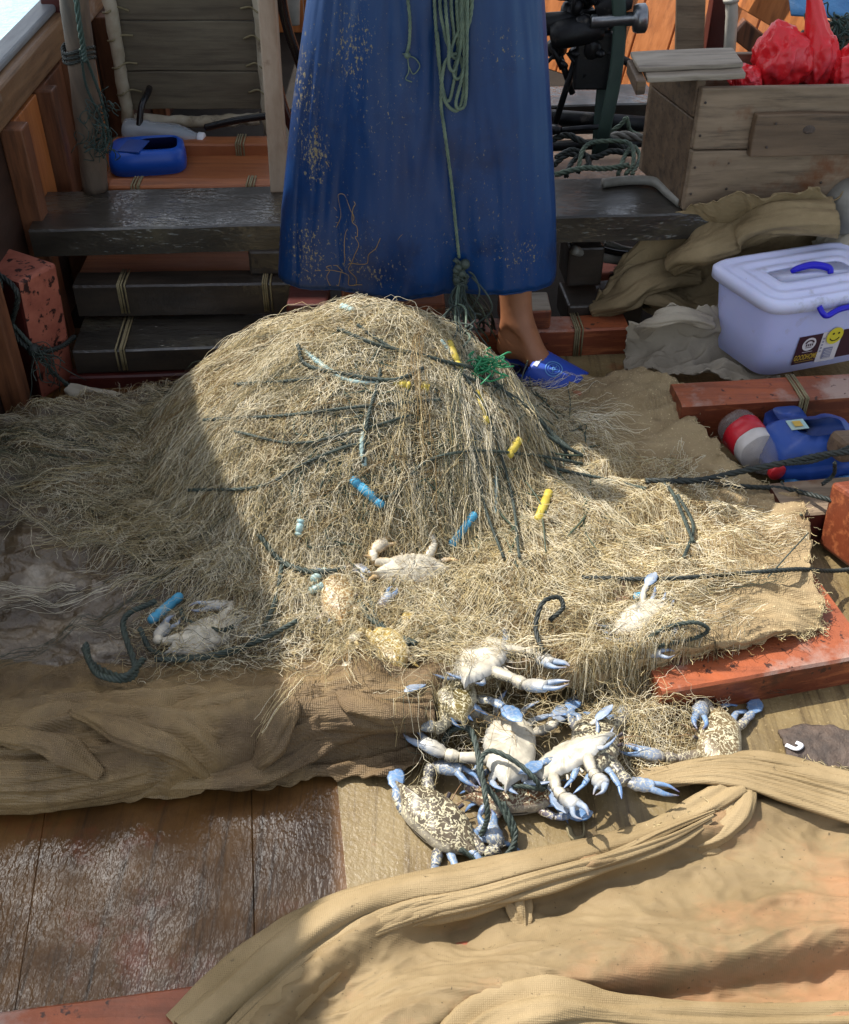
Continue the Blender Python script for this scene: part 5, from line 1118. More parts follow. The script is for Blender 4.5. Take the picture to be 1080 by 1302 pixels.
    def paddle(s, base, knee, wrist, tip):
        bl = lerp(s.blue, PALE, .2)
        s.limb([base, Vector(base).lerp(Vector(knee), .5), knee], [.0045, .0066, .005], [s.shell, lerp(s.shell, bl, .5)], .9, .75)
        s.limb([knee, Vector(knee).lerp(Vector(wrist), .5), wrist], [.0045, .0062, .0045], [lerp(s.shell, bl, .4), bl], .6, .6)
        k = Vector(wrist); t_ = Vector(tip)
        s.limb([k, k.lerp(t_, .3), k.lerp(t_, .7), t_], [.0035, .009, .0105, .008, .001], [bl, s.blue, s.blue, lerp(s.blue, PALE, .4)], .2, .16, 12, uk=.4)
    def done(s, name, label, loc, rot, scale=1.0, z_only=False):
        me = bpy.data.meshes.new(name); me.from_pydata([tuple(v) for v in s.v], [], s.f)
        ca = me.color_attributes.new('Col', 'FLOAT_COLOR', 'POINT'); ca.data.foreach_set('color', np.array([[*c, 1] for c in s.c], np.float32).ravel())
        at = me.attributes.new('spot', 'FLOAT', 'POINT'); at.data.foreach_set('value', np.array(s.sp, np.float32))
        me.materials.append(M['crab']); me.polygons.foreach_set('use_smooth', [True] * len(me.polygons)); me.update()
        o = bpy.data.objects.new(name, me); C.objects.link(o); o.location = loc; o.rotation_euler = rot; o.scale = (scale * 1.2,) * 3
        return tag(o, label, 'crab', 'blue crabs by the net')
OPENC = [(.045, .045, 0), (.040, .060, .002), (.020, .083, .002), (.002, .098, .002)]
FOLD = [(.058, .022, -.002), (.060, .036, 0), (.035, .052, .002), (.010, .060, .002)]
WIDE = [(.060, .040, 0), (.075, .050, .002), (.085, .085, .004), (.075, .112, .003)]
FAR = [(.072, .026, 0), (.088, .036, .002), (.122, .050, .002), (.150, .046, .002)]
def crab(seed, label, loc, face, tilt=(0, 0), claws=(OPENC, FOLD), scale=1.0, flip=False, legs=True, spread=(1, 1), paddles=((0, 0), (0, 0)), **kw):
    """face: heading in degrees on the ground (0 = +x, 90 = away from camera)"""
    c = Crab(seed, **kw); c.carapace(); r = c.r
    for sg, J in ((-1, claws[0]), (1, claws[1])):
        if J: c.claw(sg, [(x + r.uniform(-.003, .003), y + r.uniform(-.003, .003), z) for x, y, z in J], open_=r.uniform(.2, .8))
    for sg in (-1, 1):
        sp = spread[0 if sg < 0 else 1]
        if legs and sp:
            for k in range(3):
                an = R((28, 2, -22)[k] + r.uniform(-9, 9)); l1 = .038 * sp; l2 = .03 * sp
                b0 = Vector((sg * (.036 - .003 * k), .008 - .011 * k, -.004)); kn = b0 + Vector((sg * math.cos(an) * l1, math.sin(an) * l1, .006 + r.uniform(-.004, .004)))
                an2 = an - R(20 + r.uniform(-25, 35)); ft = kn + Vector((sg * math.cos(an2) * l2, math.sin(an2) * l2, -.006)); tp_ = ft + Vector((sg * math.cos(an2 - .4) * .026 * sp, math.sin(an2 - .4) * .026 * sp, -.006))
                c.leg(b0, kn, ft, tp_)
        pa = paddles[0 if sg < 0 else 1]
        if pa is not None:
            an = R(-48 + pa[0]); b0 = Vector((sg * .024, -.022, -.003)); kn = b0 + Vector((sg * math.cos(an) * .026, math.sin(an) * .026, .002)); an2 = an + R(15 + pa[1])
            wr = kn + Vector((sg * math.cos(an2) * .018, math.sin(an2) * .018, 0)); ti = wr + Vector((sg * math.cos(an2 + .2) * .034, math.sin(an2 + .2) * .034, -.002)); c.paddle(b0, kn, wr, ti)
    e = Matrix.Rotation(R(face - 90), 4, 'Z') @ Matrix.Rotation(R(tilt[0]), 4, 'X') @ Matrix.Rotation(R(tilt[1] + (180 if flip else 0)), 4, 'Y')
    return c.done('crab', label, loc, e.to_euler(), scale)
crab(1, 'spotted crab with blue paddles lying nearest the camera on the open deck', G(556, 1042, .018), 45, (3, 4), claws=([(.050, .030, 0), (.052, .048, .004), (.022, .066, .01), (-.012, .060, .012)], [(.072, .006, -.002), (.078, .022, .004), (.052, .036, .008), (.034, .05, .008)]), spread=(.0, .8), paddles=((62, 5), (-5, -20)))
crab(2, 'spotted olive crab with its shell up right of the white bellies', G(757, 944, .05), -8, (4, -14), claws=([(.05, .03, -.002), (.066, .04, -.006), (.088, .03, -.012), (.112, .02, -.016)], [(.05, .03, -.004), (.064, .038, -.008), (.06, .066, -.012), (.062, .094, -.016)]), spread=(.5, .6), paddles=((30, 0), (-15, -15)), scale=1.02)
crab(3, 'white bellied crab on its back with pale blue claws reaching left', G(648, 950, .04), 172, (6, 10), claws=([(.05, .034, .002), (.045, .052, .004), (.04, .085, .004), (.036, .112, .004)], [(.03, .05, .002), (.026, .065, .004), (.012, .095, .004), (.002, .115, .004)]), flip=True, spread=(.6, .5), paddles=((0, 0), (0, 0)), scale=1.12)
crab(4, 'brown shelled crab low on the deck under the white belly', G(656, 1010, .016), 95, (0, 0), claws=([(.055, .012, -.002), (.062, .024, 0), (.045, .04, .002), (.025, .05, .002)], None), spread=(.4, .5), paddles=((0, 0), (10, 20)), shell=lin('6a4a2e')[:3], scale=.92)
crab(5, 'white crab lying belly up with claws pointing down beside the olive crab', G(722, 965, .055), -84, (22, 26), claws=([(.028, .05, 0), (.024, .062, .004), (.012, .095, .004), (.012, .128, .004)], [(.022, .05, 0), (.026, .06, .004), (.03, .085, .004), (.012, .098, .004)]), flip=True, spread=(.5, .45), paddles=(None, (0, 0)), scale=.9)
crab(6, 'spotted crab on the orange deck at the right with a blue claw raised', G(914, 940, .018), 168, (0, 6), claws=([(.045, .05, 0), (.05, .068, .002), (.052, .1, .004), (.05, .128, .004)], [(.05, .012, .006), (.052, .022, .012), (.022, .026, .016), (-.006, .028, .016)]), spread=(.3, .75), paddles=(None, (15, -10)), shell=lin('756447')[:3], scale=.98)
FWD = [(.03, .046, .004), (.032, .062, .006), (.024, .092, .008), (.018, .122, .006)]
crab(7, 'olive crab lying shell up at the left front edge of the net beside white claws', G(572, 876, .06), 195, (-8, 10), claws=(FOLD, FOLD), spread=(.3, .35), paddles=((0, 0), None), shell=lin('6b5e36')[:3], scale=1.05)
crab(8, 'white bellied crab on its back with two white claws pointing right at the net edge', G(612, 840, .075), -14, (14, -20), claws=([(.04, .046, .004), (.05, .06, .006), (.058, .09, .004), (.05, .116, .0)], [(.034, .044, .004), (.04, .056, .01), (.02, .08, .014), (.004, .104, .008)]), flip=True, spread=(.4, .4), paddles=((0, 0), (0, 0)), scale=1.12)
N1 = MP(524, 730)
crab(9, 'orange and white crab tangled upright in the front of the net heap', N1 + Vector((0, -.01, .016)), 100, (30, 10), claws=(OPENC, FOLD), spread=(.5, .5), paddles=((0, 0), (0, 0)), shell=lin('a8843f')[:3], blue=lin('c49a52')[:3], flip=True, scale=.9)
crab(10, 'blue legged crab tangled in the net left of the orange one', MP(430, 765) + Vector((0, 0, .011)), 10, (6, 8), claws=(FOLD, OPENC), spread=(.75, .3), paddles=((0, 0), (0, 0)), shell=lin('94764a')[:3], scale=.85)
crab(11, 'yellow spotted crab tangled under the grey green rope loop at the net front', MP(495, 830) + Vector((0, 0, .014)), 200, (0, 10), claws=(OPENC, FOLD), spread=(.4, .5), paddles=(None, (0, 0)), shell=lin('a08748')[:3], blue=lin('b59a54')[:3], scale=.8)
crab(12, 'white bellied crab on its back netted in the shade at the left', MP(264, 815) + Vector((0, 0, .012)), 130, (6, 4), claws=(FOLD, FOLD), flip=True, spread=(.4, .3), paddles=(None, None), scale=.95)
crab(13, 'pale crab wrapped in net at the right end of the heap', MP(812, 795) + Vector((0, 0, .016)), -60, (0, 12), claws=(OPENC, FOLD), flip=True, spread=(.5, .4), paddles=(None, (0, 0)), scale=.75)
# a veil of net drawn over the tangled ones
for cx_, cy_, w_, hh, N in ((524, 725, 60, 50, 160), (440, 770, 60, 30, 110), (490, 825, 55, 30, 100), (262, 812, 55, 40, 110), (815, 795, 45, 35, 80), (590, 822, 60, 14, 60), (620, 905, 60, 12, 200), (812, 880, 26, 40, 240)):
    px_ = nr.normal(cx_, w_ * .5, N); py_ = nr.normal(cy_, hh * .5, N); t = (.06 - CH) / (-(ST + (py_ - CY) / F * CT))
    x, y = (px_ - CX) / F * t, (CT - (py_ - CY) / F * ST) * t
    Pq = walk(x, y, nr.uniform(0, 6.28, N), 16, .0085, .32, .16, .014, 0, .024); strands('loose_curls', Pq, nr.uniform(.00024, .0004, N), nr.choice(5, N, p=[.4, .33, .07, .17, .03]), NM, root)

# dark bark scrap and shell chip, tiny debris
mb = MB(); p0 = G(1045, 957, .008); A = np.zeros((14, 22, 3))
for i in range(14):
    for j in range(22):
        u = j / 21; v = i / 13 - .5; wd = (.03 + .028 * math.sin(math.pi * min(1, u * .9 + .1)) + .008 * mn.noise(Vector((u * 9, i, 1))))
        A[i, j] = (p0.x - .06 + u * .14, p0.y + v * wd * 1.6 - .01 * u, .012 + .012 * math.cos(v * 2.6) + .006 * mn.noise(Vector((u * 8, v * 8, 2))))
mb.grid(A); tag(mb.build('bark_scrap', 'bark', loc=p0, solid=.006), 'dark rough scrap of bark lying right of the far crab', 'scrap')
mb = MB(); p0 = G(1011, 950, .03); mb.tube(cr([p0 + Vector((-.012, .004, 0)), p0 + Vector((0, -.006, .003)), p0 + Vector((.01, .002, .002)), p0 + Vector((.004, .008, .001))], 16), .004, 6, flat=.5); tag(mb.build('shell_chip', 'white', loc=p0), 'small white shell chip on the bark scrap', 'shell')
mb = MB(); p0 = G(735, 1055, .004); mb.tube(cr([G(722, 1050, .003), G(730, 1066, .004), G(742, 1062, .004), G(742, 1046, .003), G(738, 1038, .002)], 20), [.004, .005, .002, .0012, .001], 6, flat=.6); tag(mb.build('worm_scrap', 'twine', loc=p0), 'curled pale scrap on the deck below the white crab', 'scrap')

# near ropes
ropes([([G(598, 930, .05), G(606, 950, .05), G(612, 980, .06), G(617, 1010, .07), G(620, 1040, .05), G(612, 1062, .02)], .0042, 'rope'),
       ([G(562, 945, .03), G(575, 928, .05), G(598, 928, .06), G(608, 960, .06), G(613, 990, .06), G(640, 1030, .04), G(655, 1070, .012), G(645, 1098, .008), G(615, 1096, .008), G(585, 1080, .02)], .0045, 'rope'),
       ([G(615, 1000, .06), G(612, 968, .075), G(625, 955, .08), G(655, 968, .08), G(680, 990, .07), G(690, 1004, .05), G(700, 985, .05)], .004, 'rope'),
       ([G(600, 1090, .008), G(640, 1090, .012), G(656, 1060, .02), G(640, 1020, .05)], .004, 'rope'),
       ([G(690, 1004, .05), G(660, 1000, .05), G(630, 1005, .05)], .0035, 'rope')], 'dark green rope looped over the nearest crabs on the deck', loc=G(612, 1062, .0))
ropes([([MP(690, 835) + Vector((0, 0, .01)), MP(680, 815) + Vector((0, 0, .03)), MP(688, 792) + Vector((0, 0, .045)), MP(708, 782) + Vector((0, 0, .04)), MP(714, 790) + Vector((0, 0, .03)), MP(698, 800) + Vector((0, 0, .02))], .0042, 'rope_dark')], 'short dark rope end curling up from the net above the olive crab')
ropes([([MP(800, 836) + Vector((0, 0, .012)), MP(840, 812) + Vector((0, 0, .02)), MP(878, 806) + Vector((0, 0, .025)), MP(898, 812) + Vector((0, 0, .02)), MP(880, 818) + Vector((0, 0, .01)), MP(830, 828) + Vector((0, 0, .01))], .0036, 'rope')], 'green rope end lying on the right front corner of the net')
ropes([([MP(820, 622) + Vector((0, 0, .02)), MP(880, 622) + Vector((0, 0, .02)), G(940, 600, .09), G(1000, 588, .12), G(1050, 578, .14), G(1100, 572, .16)], .0062, 'rope_dark'),
       ([MP(860, 620) + Vector((0, 0, .02)), G(940, 618, .07), G(1000, 622, .07), G(1050, 634, .1), G(1100, 650, .1)], .005, 'rope_dark'),
       ([G(1062, 588, .14), G(1060, 604, .1), G(1046, 616, .09)], .004, 'rope_dark'), ([G(1098, 560, .16), G(1040, 585, .13), G(1000, 590, .12)], .004, 'rope_dark'),
       ([G(994, 614, .07), G(1010, 640, .06), G(1020, 655, .08)], .003, 'rope'), ([G(994, 612, .07), G(1000, 640, .05), G(1030, 690, .01)], .0025, 'rope')], 'black rope pulled tight from the net past the bottle to the right edge')
ropes([([MP(740, 742) + Vector((0, 0, .014)), MP(840, 744) + Vector((0, 0, .014)), MP(940, 736) + Vector((0, 0, .012)), MP(1010, 732) + Vector((0, 0, .014)), G(1060, 726, .05), G(1110, 720, .06)], .0042, 'rope_dark')], 'thin dark rope lying across the tan cloth to the right edge')
ropes([([MP(975, 740) + Vector((0, 0, .01)), MP(1000, 720) + Vector((0, 0, .03)), MP(1022, 700) + Vector((0, 0, .04))], .0013, 'rope')], 'thin stiff cord standing off the right side of the tan cloth')

# red label bottle and blue can in the gutter
a, b = G(932, 536, .07), G(990, 602, .06); L = (b - a).length; r0 = .04
root = thing('soda_bottle', 'dusty empty plastic bottle with a red label lying in the gutter', 'bottle', a)
mb = MB(); mb.lathe([(0, .022), (.004, .034), (.016, .0395), (.03, r0), (L * .22, r0), (L * .62, r0), (L * .72, .037), (L * .84, .026), (L * .92, .0145), (L * .95, .0135)], a, b, 30, dent=.08); mb.build('bottle', 'dusty_clear', root)
mb = MB(); mb.lathe([(L * .2, r0 + .0004), (L * .205, r0 + .0014), (L * .43, r0 + .0014), (L * .435, r0 + .0004)], a, b, 30, dent=.08); mb.build('label', 'label_red', root)
mb = MB(); mb.lathe([(L * .436, r0 + .0004), (L * .44, r0 + .0012), (L * .585, r0 + .0012), (L * .59, r0 + .0004)], a, b, 30, dent=.08); mb.build('label_band', 'label_white', root)
mb = MB(); mb.lathe([(L * .93, .016), (L * .935, .0175), (L * .99, .0175), (L, .016)], a, b, 20); mb.build('cap', 'cap_red', root)
P = G(984, 618, .03); e = Vector((math.cos(R(8)), math.sin(R(8)), 0)); f = Vector((-e.y, e.x, 0))
root = thing('blue_jug', 'translucent deep blue plastic can with a teal sticker right of the red label bottle', 'can', P)
def bl(hx, hy, z, sx_=0, sy_=0, ex=4, n=48):
    return [list(P + e * (.09 + sx_ + hx * abs(math.cos(a_)) ** (2 / ex) * np.sign(math.cos(a_))) + f * (.06 + sy_ + hy * abs(math.sin(a_)) ** (2 / ex) * np.sign(math.sin(a_))) + Vector((0, 0, z))) for a_ in [2 * math.pi * (k + .5) / n for k in range(n)]]
mb = MB(); mb.grid(np.array([bl(.08, .05, 0), bl(.09, .06, .008), bl(.092, .062, .03), bl(.088, .058, .034), bl(.09, .06, .04), bl(.085, .056, .07), bl(.07, .046, .084, .006), bl(.05, .03, .088, .01)]), 0, wrap=True); mb.f.append(tuple(range(7 * 48, 8 * 48))); mb.m.append(0)
mb.build('shell', 'can_deep', root, jitter=.009, jscale=26)
mb = MB(); mb.grid(np.array([[list(P + e * (.04 + .035 * i / 3) + f * (.055 + .032 * j / 3) + Vector((0, 0, .09 + .0005 * i))) for j in range(4)] for i in range(4)])); st = mb.build('sticker', 'float_grey', root, smooth=False, solid=.001)
mb = MB(); mb.grid(np.array([[list(P + e * (.049 + .017 * i / 3) + f * (.062 + .018 * j / 3) + Vector((0, 0, .0925))) for j in range(4)] for i in range(4)])); mb.build('sticker_mark', 'st_gold', st, smooth=False)
mb = MB(); bl0 = P; P = P + e * -.02 + f * .07; mb.grid(np.array([bl(.035, .03, 0), bl(.04, .034, .01), bl(.042, .036, .06), bl(.03, .026, .075)]), 0, wrap=True); mb.f.append(tuple(range(3 * 48, 4 * 48))); mb.m.append(0); mb.build('shoulder', 'can_deep', root); P = bl0
mb = MB(); A = np.zeros((14, 30, 3)); p0 = G(1035, 612, .03)
for i in range(14):
    for j in range(30): A[i, j] = (p0.x - .06 + j * .0065, p0.y - .03 + i * .0045, .035 + .016 * mn.fractal(Vector((j * .3, i * .5, 4)), 1, 2, 3))
mb.grid(A); tag(mb.build('crumpled_sheet', 'blue_sheet', loc=p0, solid=.001), 'crumpled blue plastic strip between the blue can and the grey topped beam', 'plastic')
block('driftwood', G(1072, 580, .09), (.07, .05, .05), (0, R(10), R(20)), 'grey brown knot of wood on top of the blue can at the right edge', 'wood', ('grey_dark',), bev=.012, jit=.006)
# twisted pale rag by the worm-eaten block
mb = MB(); bunch(mb, [(88, 494, .03), (120, 503, .03), (150, 512, .035), (178, 520, .03)], [.014, .018, .018, .008], 4, 4, .25, 50, 24, seed=51); tag(mb.build('rag', 'cloth_white', loc=G(130, 510, 0)), 'twisted pale rag on the deck beside the worm-eaten block', 'rag')

# ================================================================== PERSON
AXC = [(.245, -.015, .292), (.4, -.012, .275), (.6, -.006, .245), (.82, .003, .207), (1.0, .0, .18), (1.25, 0, .15)]
def arow(z):
    zs = [q[0] for q in AXC]; return np.interp(z, zs, [q[1] for q in AXC]), np.interp(z, zs, [q[2] for q in AXC])
APY, APB = 2.125, .095
def ap(phi, z, off=0.0):
    xc, a = arow(z); wv = .013 * math.sin(phi * 6 + 2 + z * 2) * max(0, 1 - (z - .24) / .7) + .007 * mn.noise(Vector((phi * 3, z * 3, 1))) + .004 * (1 - 3 * abs(mn.noise(Vector((phi * 5, z * 1.3, 4))))) + .0025 * (1 - 3 * abs(mn.noise(Vector((phi * 9 + z * 3, z * 5, 8)))))
    ex = 1.35
    s_, c_ = math.sin(phi), math.cos(phi)
    X = xc + (a + off) * abs(s_) ** (1 / ex) * np.sign(s_) if False else xc + (a + off) * s_
    return Vector((X, APY - (APB + wv + off) * abs(c_) ** .8 * (1 if c_ >= 0 else -1), z))
def apx(px, py, off=.004):
    y = 2.08
    for k in range(8):
        p = D(px, py, y); xc, a = arow(p.z); s_ = max(-.98, min(.98, (p.x - xc) / a)); y = ap(math.asin(s_), p.z, off).y
    return D(px, py, y)
hip = (0, 2.24, .9)
pr = thing('person', 'barefoot person standing behind the net in a long blue waterproof apron and blue slippers', 'person', (0, 2.2, 0))
J = {}
def person_body():
    b = bmesh.new(); sk = b.verts.layers.skin.verify(); vs = {}
    def v(n, p, r, par=None):
        q = b.verts.new(Vector(p) - Vector(pr['_w'])); q[sk].radius = r if isinstance(r, tuple) else (r, r); vs[n] = q
        if par: b.edges.new((vs[par], q))
        else: q[sk].use_root = True
    v('pel', hip, (.15, .11)); v('wa', (0, 2.23, 1.05), (.135, .1), 'pel'); v('ch', (0, 2.2, 1.25), (.15, .11), 'wa'); v('nk0', (0, 2.2, 1.42), (.08, .07), 'ch')
    v('nk', (0, 2.18, 1.5), (.052, .055), 'nk0'); v('hd0', (0, 2.15, 1.57), (.07, .085), 'nk'); v('hd1', (0, 2.14, 1.66), (.078, .095), 'hd0'); v('hd2', (0, 2.15, 1.72), (.06, .07), 'hd1')
    v('nose', (0, 2.045, 1.61), .012, 'hd0')
    fd = Vector((.82, -.57, 0)).normalized(); sd = Vector((fd.y, -fd.x, 0))
    for sg, nm in ((1, 'r'), (-1, 'l')):
        v('hip' + nm, (.1 * sg, 2.235, .84), .085, 'pel'); kn = (.17, 2.2, .5) if sg > 0 else (-.12, 2.2, .5); v('kn' + nm, kn, .056, 'hip' + nm)
        an = Vector((.205, 2.13, .105)) if sg > 0 else Vector((-.15, 2.2, .105))
        d_ = fd if sg > 0 else Vector((-.35, -.94, 0)).normalized(); s_ = Vector((d_.y, -d_.x, 0))
        ca_ = Vector(kn).lerp(an, .35) + Vector((0, .015, 0)); v('ca' + nm, ca_, .056, 'kn' + nm); v('as' + nm, Vector(kn).lerp(an, .75), .038, 'ca' + nm)
        v('an' + nm, an, (.033, .036), 'as' + nm); v('ml' + nm, an + s_ * .026 + Vector((0, 0, .012)), .013, 'an' + nm); v('mm' + nm, an - s_ * .026 + Vector((0, 0, .016)), .013, 'an' + nm); he = an - d_ * .03 + Vector((0, 0, -.06)); v('he' + nm, he, (.03, .028), 'an' + nm)
        mid = an + d_ * .07 + Vector((0, 0, -.058)); v('mi' + nm, mid, (.034, .022), 'an' + nm); ball = an + d_ * .125 + Vector((0, 0, -.07)); v('ba' + nm, ball, (.04, .018), 'mi' + nm)
        for k in range(5):
            o_ = (k - 2) * .0165 * (-1 if sg > 0 else 1); ln = (.05, .05, .045, .04, .032)[k]; r_ = (.0115, .009, .0085, .008, .0075)[k]
            v('t%d%s' % (k, nm), ball + s_ * o_ + d_ * (.026 - .003 * abs(k - 1)) + Vector((0, 0, .0)), r_, 'ba' + nm); v('u%d%s' % (k, nm), ball + s_ * o_ * 1.1 + d_ * (.026 + ln * .8) + Vector((0, 0, -.004)), r_ * .85, 't%d%s' % (k, nm))
        v('sh' + nm, (.17 * sg, 2.2, 1.4), .055, 'nk0'); v('el' + nm, (.26 * sg, 2.14, 1.14), .042, 'sh' + nm); wr = Vector((.09 * sg + .03, 1.99, .99)); v('wr' + nm, wr, (.028, .024), 'el' + nm)
        pa = wr + Vector((-.03 * sg, -.055, -.02)); v('pa' + nm, pa, (.036, .016), 'wr' + nm)
        for k in range(4):
            o_ = Vector((.004 * sg, 0, (k - 1.5) * .018)); k1 = pa + o_ + Vector((-.02 * sg, -.03, -.01)); k2 = k1 + Vector((-.028 * sg, -.006, -.008)); k3 = k2 + Vector((-.008 * sg, .022, -.006))
            v('f%d%s' % (k, nm), k1, .009, 'pa' + nm); v('g%d%s' % (k, nm), k2, .0082, 'f%d%s' % (k, nm)); v('h%d%s' % (k, nm), k3, .0075, 'g%d%s' % (k, nm))
        th = wr + Vector((-.035 * sg, -.012, .022)); v('th' + nm, th, .012, 'wr' + nm); v('ti' + nm, th + Vector((-.032 * sg, -.03, .002)), .009, 'th' + nm)
    me = bpy.data.meshes.new('body'); b.to_mesh(me); b.free(); me.materials.append(M['skin'])
    o = bpy.data.objects.new('body', me); C.objects.link(o); o.parent = pr
    m_ = o.modifiers.new('skin', 'SKIN'); m_.use_smooth_shade = True; m_.use_x_symmetry = False; s2_ = o.modifiers.new('sub', 'SUBSURF'); s2_.levels = 2; s2_.render_levels = 2
    return fd, sd, Vector((.205, 2.13, .105))
fd, sd, AN = person_body()
for sg in (-1, 1):
    mb = MB(); mb.ball((.03 * sg, 2.058, 1.645), .011, 0, 8, 10); mb.build('eye', 'eye', pr)
mb = MB(); mb.ball((0, 2.165, 1.69), .1, 0, 14, 18, (.86, 1.0, .75)); mb.build('hair', 'hair', pr, jitter=.006, jscale=30)
mb = MB(); A = []
for z, rx, ry in ((.98, .165, .13), (1.1, .16, .125), (1.25, .178, .135), (1.36, .19, .125), (1.44, .13, .1), (1.475, .07, .07)):
    A.append([[rx * math.cos(2 * math.pi * k / 40), 2.21 + ry * math.sin(2 * math.pi * k / 40), z] for k in range(40)])
mb.grid(np.array([cr([A[i][k] for i in range(6)], 30) for k in range(40)]).transpose(1, 0, 2), 0, wrap=True)
for sg in (-1, 1): mb.tube(cr([(.15 * sg, 2.2, 1.4), (.215 * sg, 2.17, 1.27), (.255 * sg, 2.145, 1.16)], 14), [.075, .068, .064], 16)
mb.build('shirt', 'shirt', pr, jitter=.005, jscale=14)
# apron sheet with a rounded lower right corner
mb = MB(); nphi, nz = 130, 90; A = np.zeros((nz, nphi, 3)); f0, f1 = R(-112), R(88)
for j in range(nphi):
    t = j / (nphi - 1); phi = f0 + (f1 - f0) * t
    d = (1 - t) * (f1 - f0) * .22; rc = .055
    zh = .25 + .010 * (1 - t) + (rc - math.sqrt(max(0, rc * rc - (rc - d) ** 2)) if d < rc else 0) + .002 * math.sin(phi * 9)
    for i in range(nz):
        z = zh + (1.25 - zh) * (i / (nz - 1)) ** 1.0; A[i, j] = ap(phi, z)
mb.grid(A); apron = mb.build('apron', 'apron', pr, solid=.004)
mb = MB(); mb.tube([Vector(A[0, j]) + Vector((0, -.001, 0)) for j in range(0, nphi)], .0035, 6); mb.build('hem', 'apron', apron)
mb = MB()
for sg in (-1, 1): mb.tube(cr([(.12 * sg, 2.09, 1.24), (.1 * sg, 2.13, 1.42), (.05 * sg, 2.23, 1.5), (0, 2.27, 1.5)], 20), .01, 8, flat=.3)
mb.build('neck_strap', 'apron', apron)
def mud_spots():
    m = M['apron']; n = m.node_tree.nodes; l = m.node_tree.links; b = n['Principled BSDF']
    tc = n.new('ShaderNodeTexCoord'); acc = None
    for px_, py_, rx, rz, wt in ((400, 195, .035, .075, 1.25), (385, 110, .05, .14, .9), (450, 60, .06, .1, .95), (395, 320, .06, .09, 1), (445, 320, .07, .1, .75), (480, 130, .14, .2, .5), (660, 325, .07, .06, .85), (610, 280, .2, .2, .45), (640, 60, .06, .05, .6), (470, 345, .1, .04, .8)):
        c = apx(px_, py_, 0) - Vector(pr['_w'])
        mp = n.new('ShaderNodeMapping'); mp.inputs['Location'].default_value = (-c.x / rx, 0, -c.z / rz); mp.inputs['Scale'].default_value = (1 / rx, 0, 1 / rz); l.new(tc.outputs['Object'], mp.inputs[0])
        ln = n.new('ShaderNodeVectorMath'); ln.operation = 'LENGTH'; l.new(mp.outputs[0], ln.inputs[0])
        r = n.new('ShaderNodeMapRange'); r.inputs['From Min'].default_value = .1; r.inputs['From Max'].default_value = 1.5; r.inputs['To Min'].default_value = wt; r.inputs['To Max'].default_value = 0; l.new(ln.outputs['Value'], r.inputs['Value'])
        if acc is None: acc = r.outputs[0]
        else:
            q = n.new('ShaderNodeMath'); q.operation = 'MAXIMUM'; l.new(acc, q.inputs[0]); l.new(r.outputs[0], q.inputs[1]); acc = q.outputs[0]
    nz = n.new('ShaderNodeTexNoise'); nz.inputs['Scale'].default_value = 210; nz.inputs['Detail'].default_value = 5; nz.inputs['Roughness'].default_value = .7; mz = n.new('ShaderNodeMapping'); mz.inputs['Scale'].default_value = (1, 1, .55); l.new(tc.outputs['Object'], mz.inputs[0]); l.new(mz.outputs[0], nz.inputs['Vector'])
    ma = n.new('ShaderNodeMath'); ma.operation = 'MULTIPLY_ADD'; ma.inputs[1].default_value = .17; l.new(acc, ma.inputs[0]); l.new(nz.outputs['Fac'], ma.inputs[2])
    r = n.new('ShaderNodeMapRange'); r.inputs['From Min'].default_value = .69; r.inputs['From Max'].default_value = .735; l.new(ma.outputs[0], r.inputs['Value'])
    x = n.new('ShaderNodeMix'); x.data_type = 'RGBA'; old = b.inputs['Base Color'].links[0].from_socket; l.new(r.outputs[0], x.inputs[0]); l.new(old, x.inputs[6]); x.inputs[7].default_value = lin('7a7058'); l.new(x.outputs[2], b.inputs['Base Color'])
    ro = n.new('ShaderNodeMix'); ro.inputs[3].default_value = .85; l.new(r.outputs[0], ro.inputs[0]); l.new(b.inputs['Roughness'].links[0].from_socket, ro.inputs[2]); l.new(ro.outputs[0], b.inputs['Roughness'])
mud_spots()
mb = MB()
for (cx_, cy_, w_, h_, N) in ((405, 200, 8, 26, 90), (440, 300, 18, 40, 50), (402, 345, 18, 16, 30), (470, 340, 18, 24, 26)):
    for k in range(N):
        px_, py_ = nr.normal(cx_, w_), nr.normal(cy_, h_); q = []
        for j in range(6):
            q.append(apx(max(397 - py_ * .085, min(690, px_)), min(362, py_), .003)); px_ += rng.uniform(-9, 9); py_ += rng.uniform(-12, 14)
        mb.tube(cr(q, 22), rng.uniform(.0004, .0008), 4)
for pts in ([(430, 375), (434, 330), (446, 275), (436, 245), (428, 290)], [(452, 372), (450, 330), (455, 290), (440, 250)], [(418, 376), (420, 340), (440, 340), (470, 330), (486, 305)], [(380, 366), (390, 345), (430, 350), (460, 370)]):
    mb.tube(cr([apx(x_, min(y_, 362), .005) for x_, y_ in cr(pts, 14) + nr.normal(0, 3, (14, 2))], 60), .0008, 5)
mb.build('stuck_twine', 'net_brown', apron)['kind'] = 'stuff'
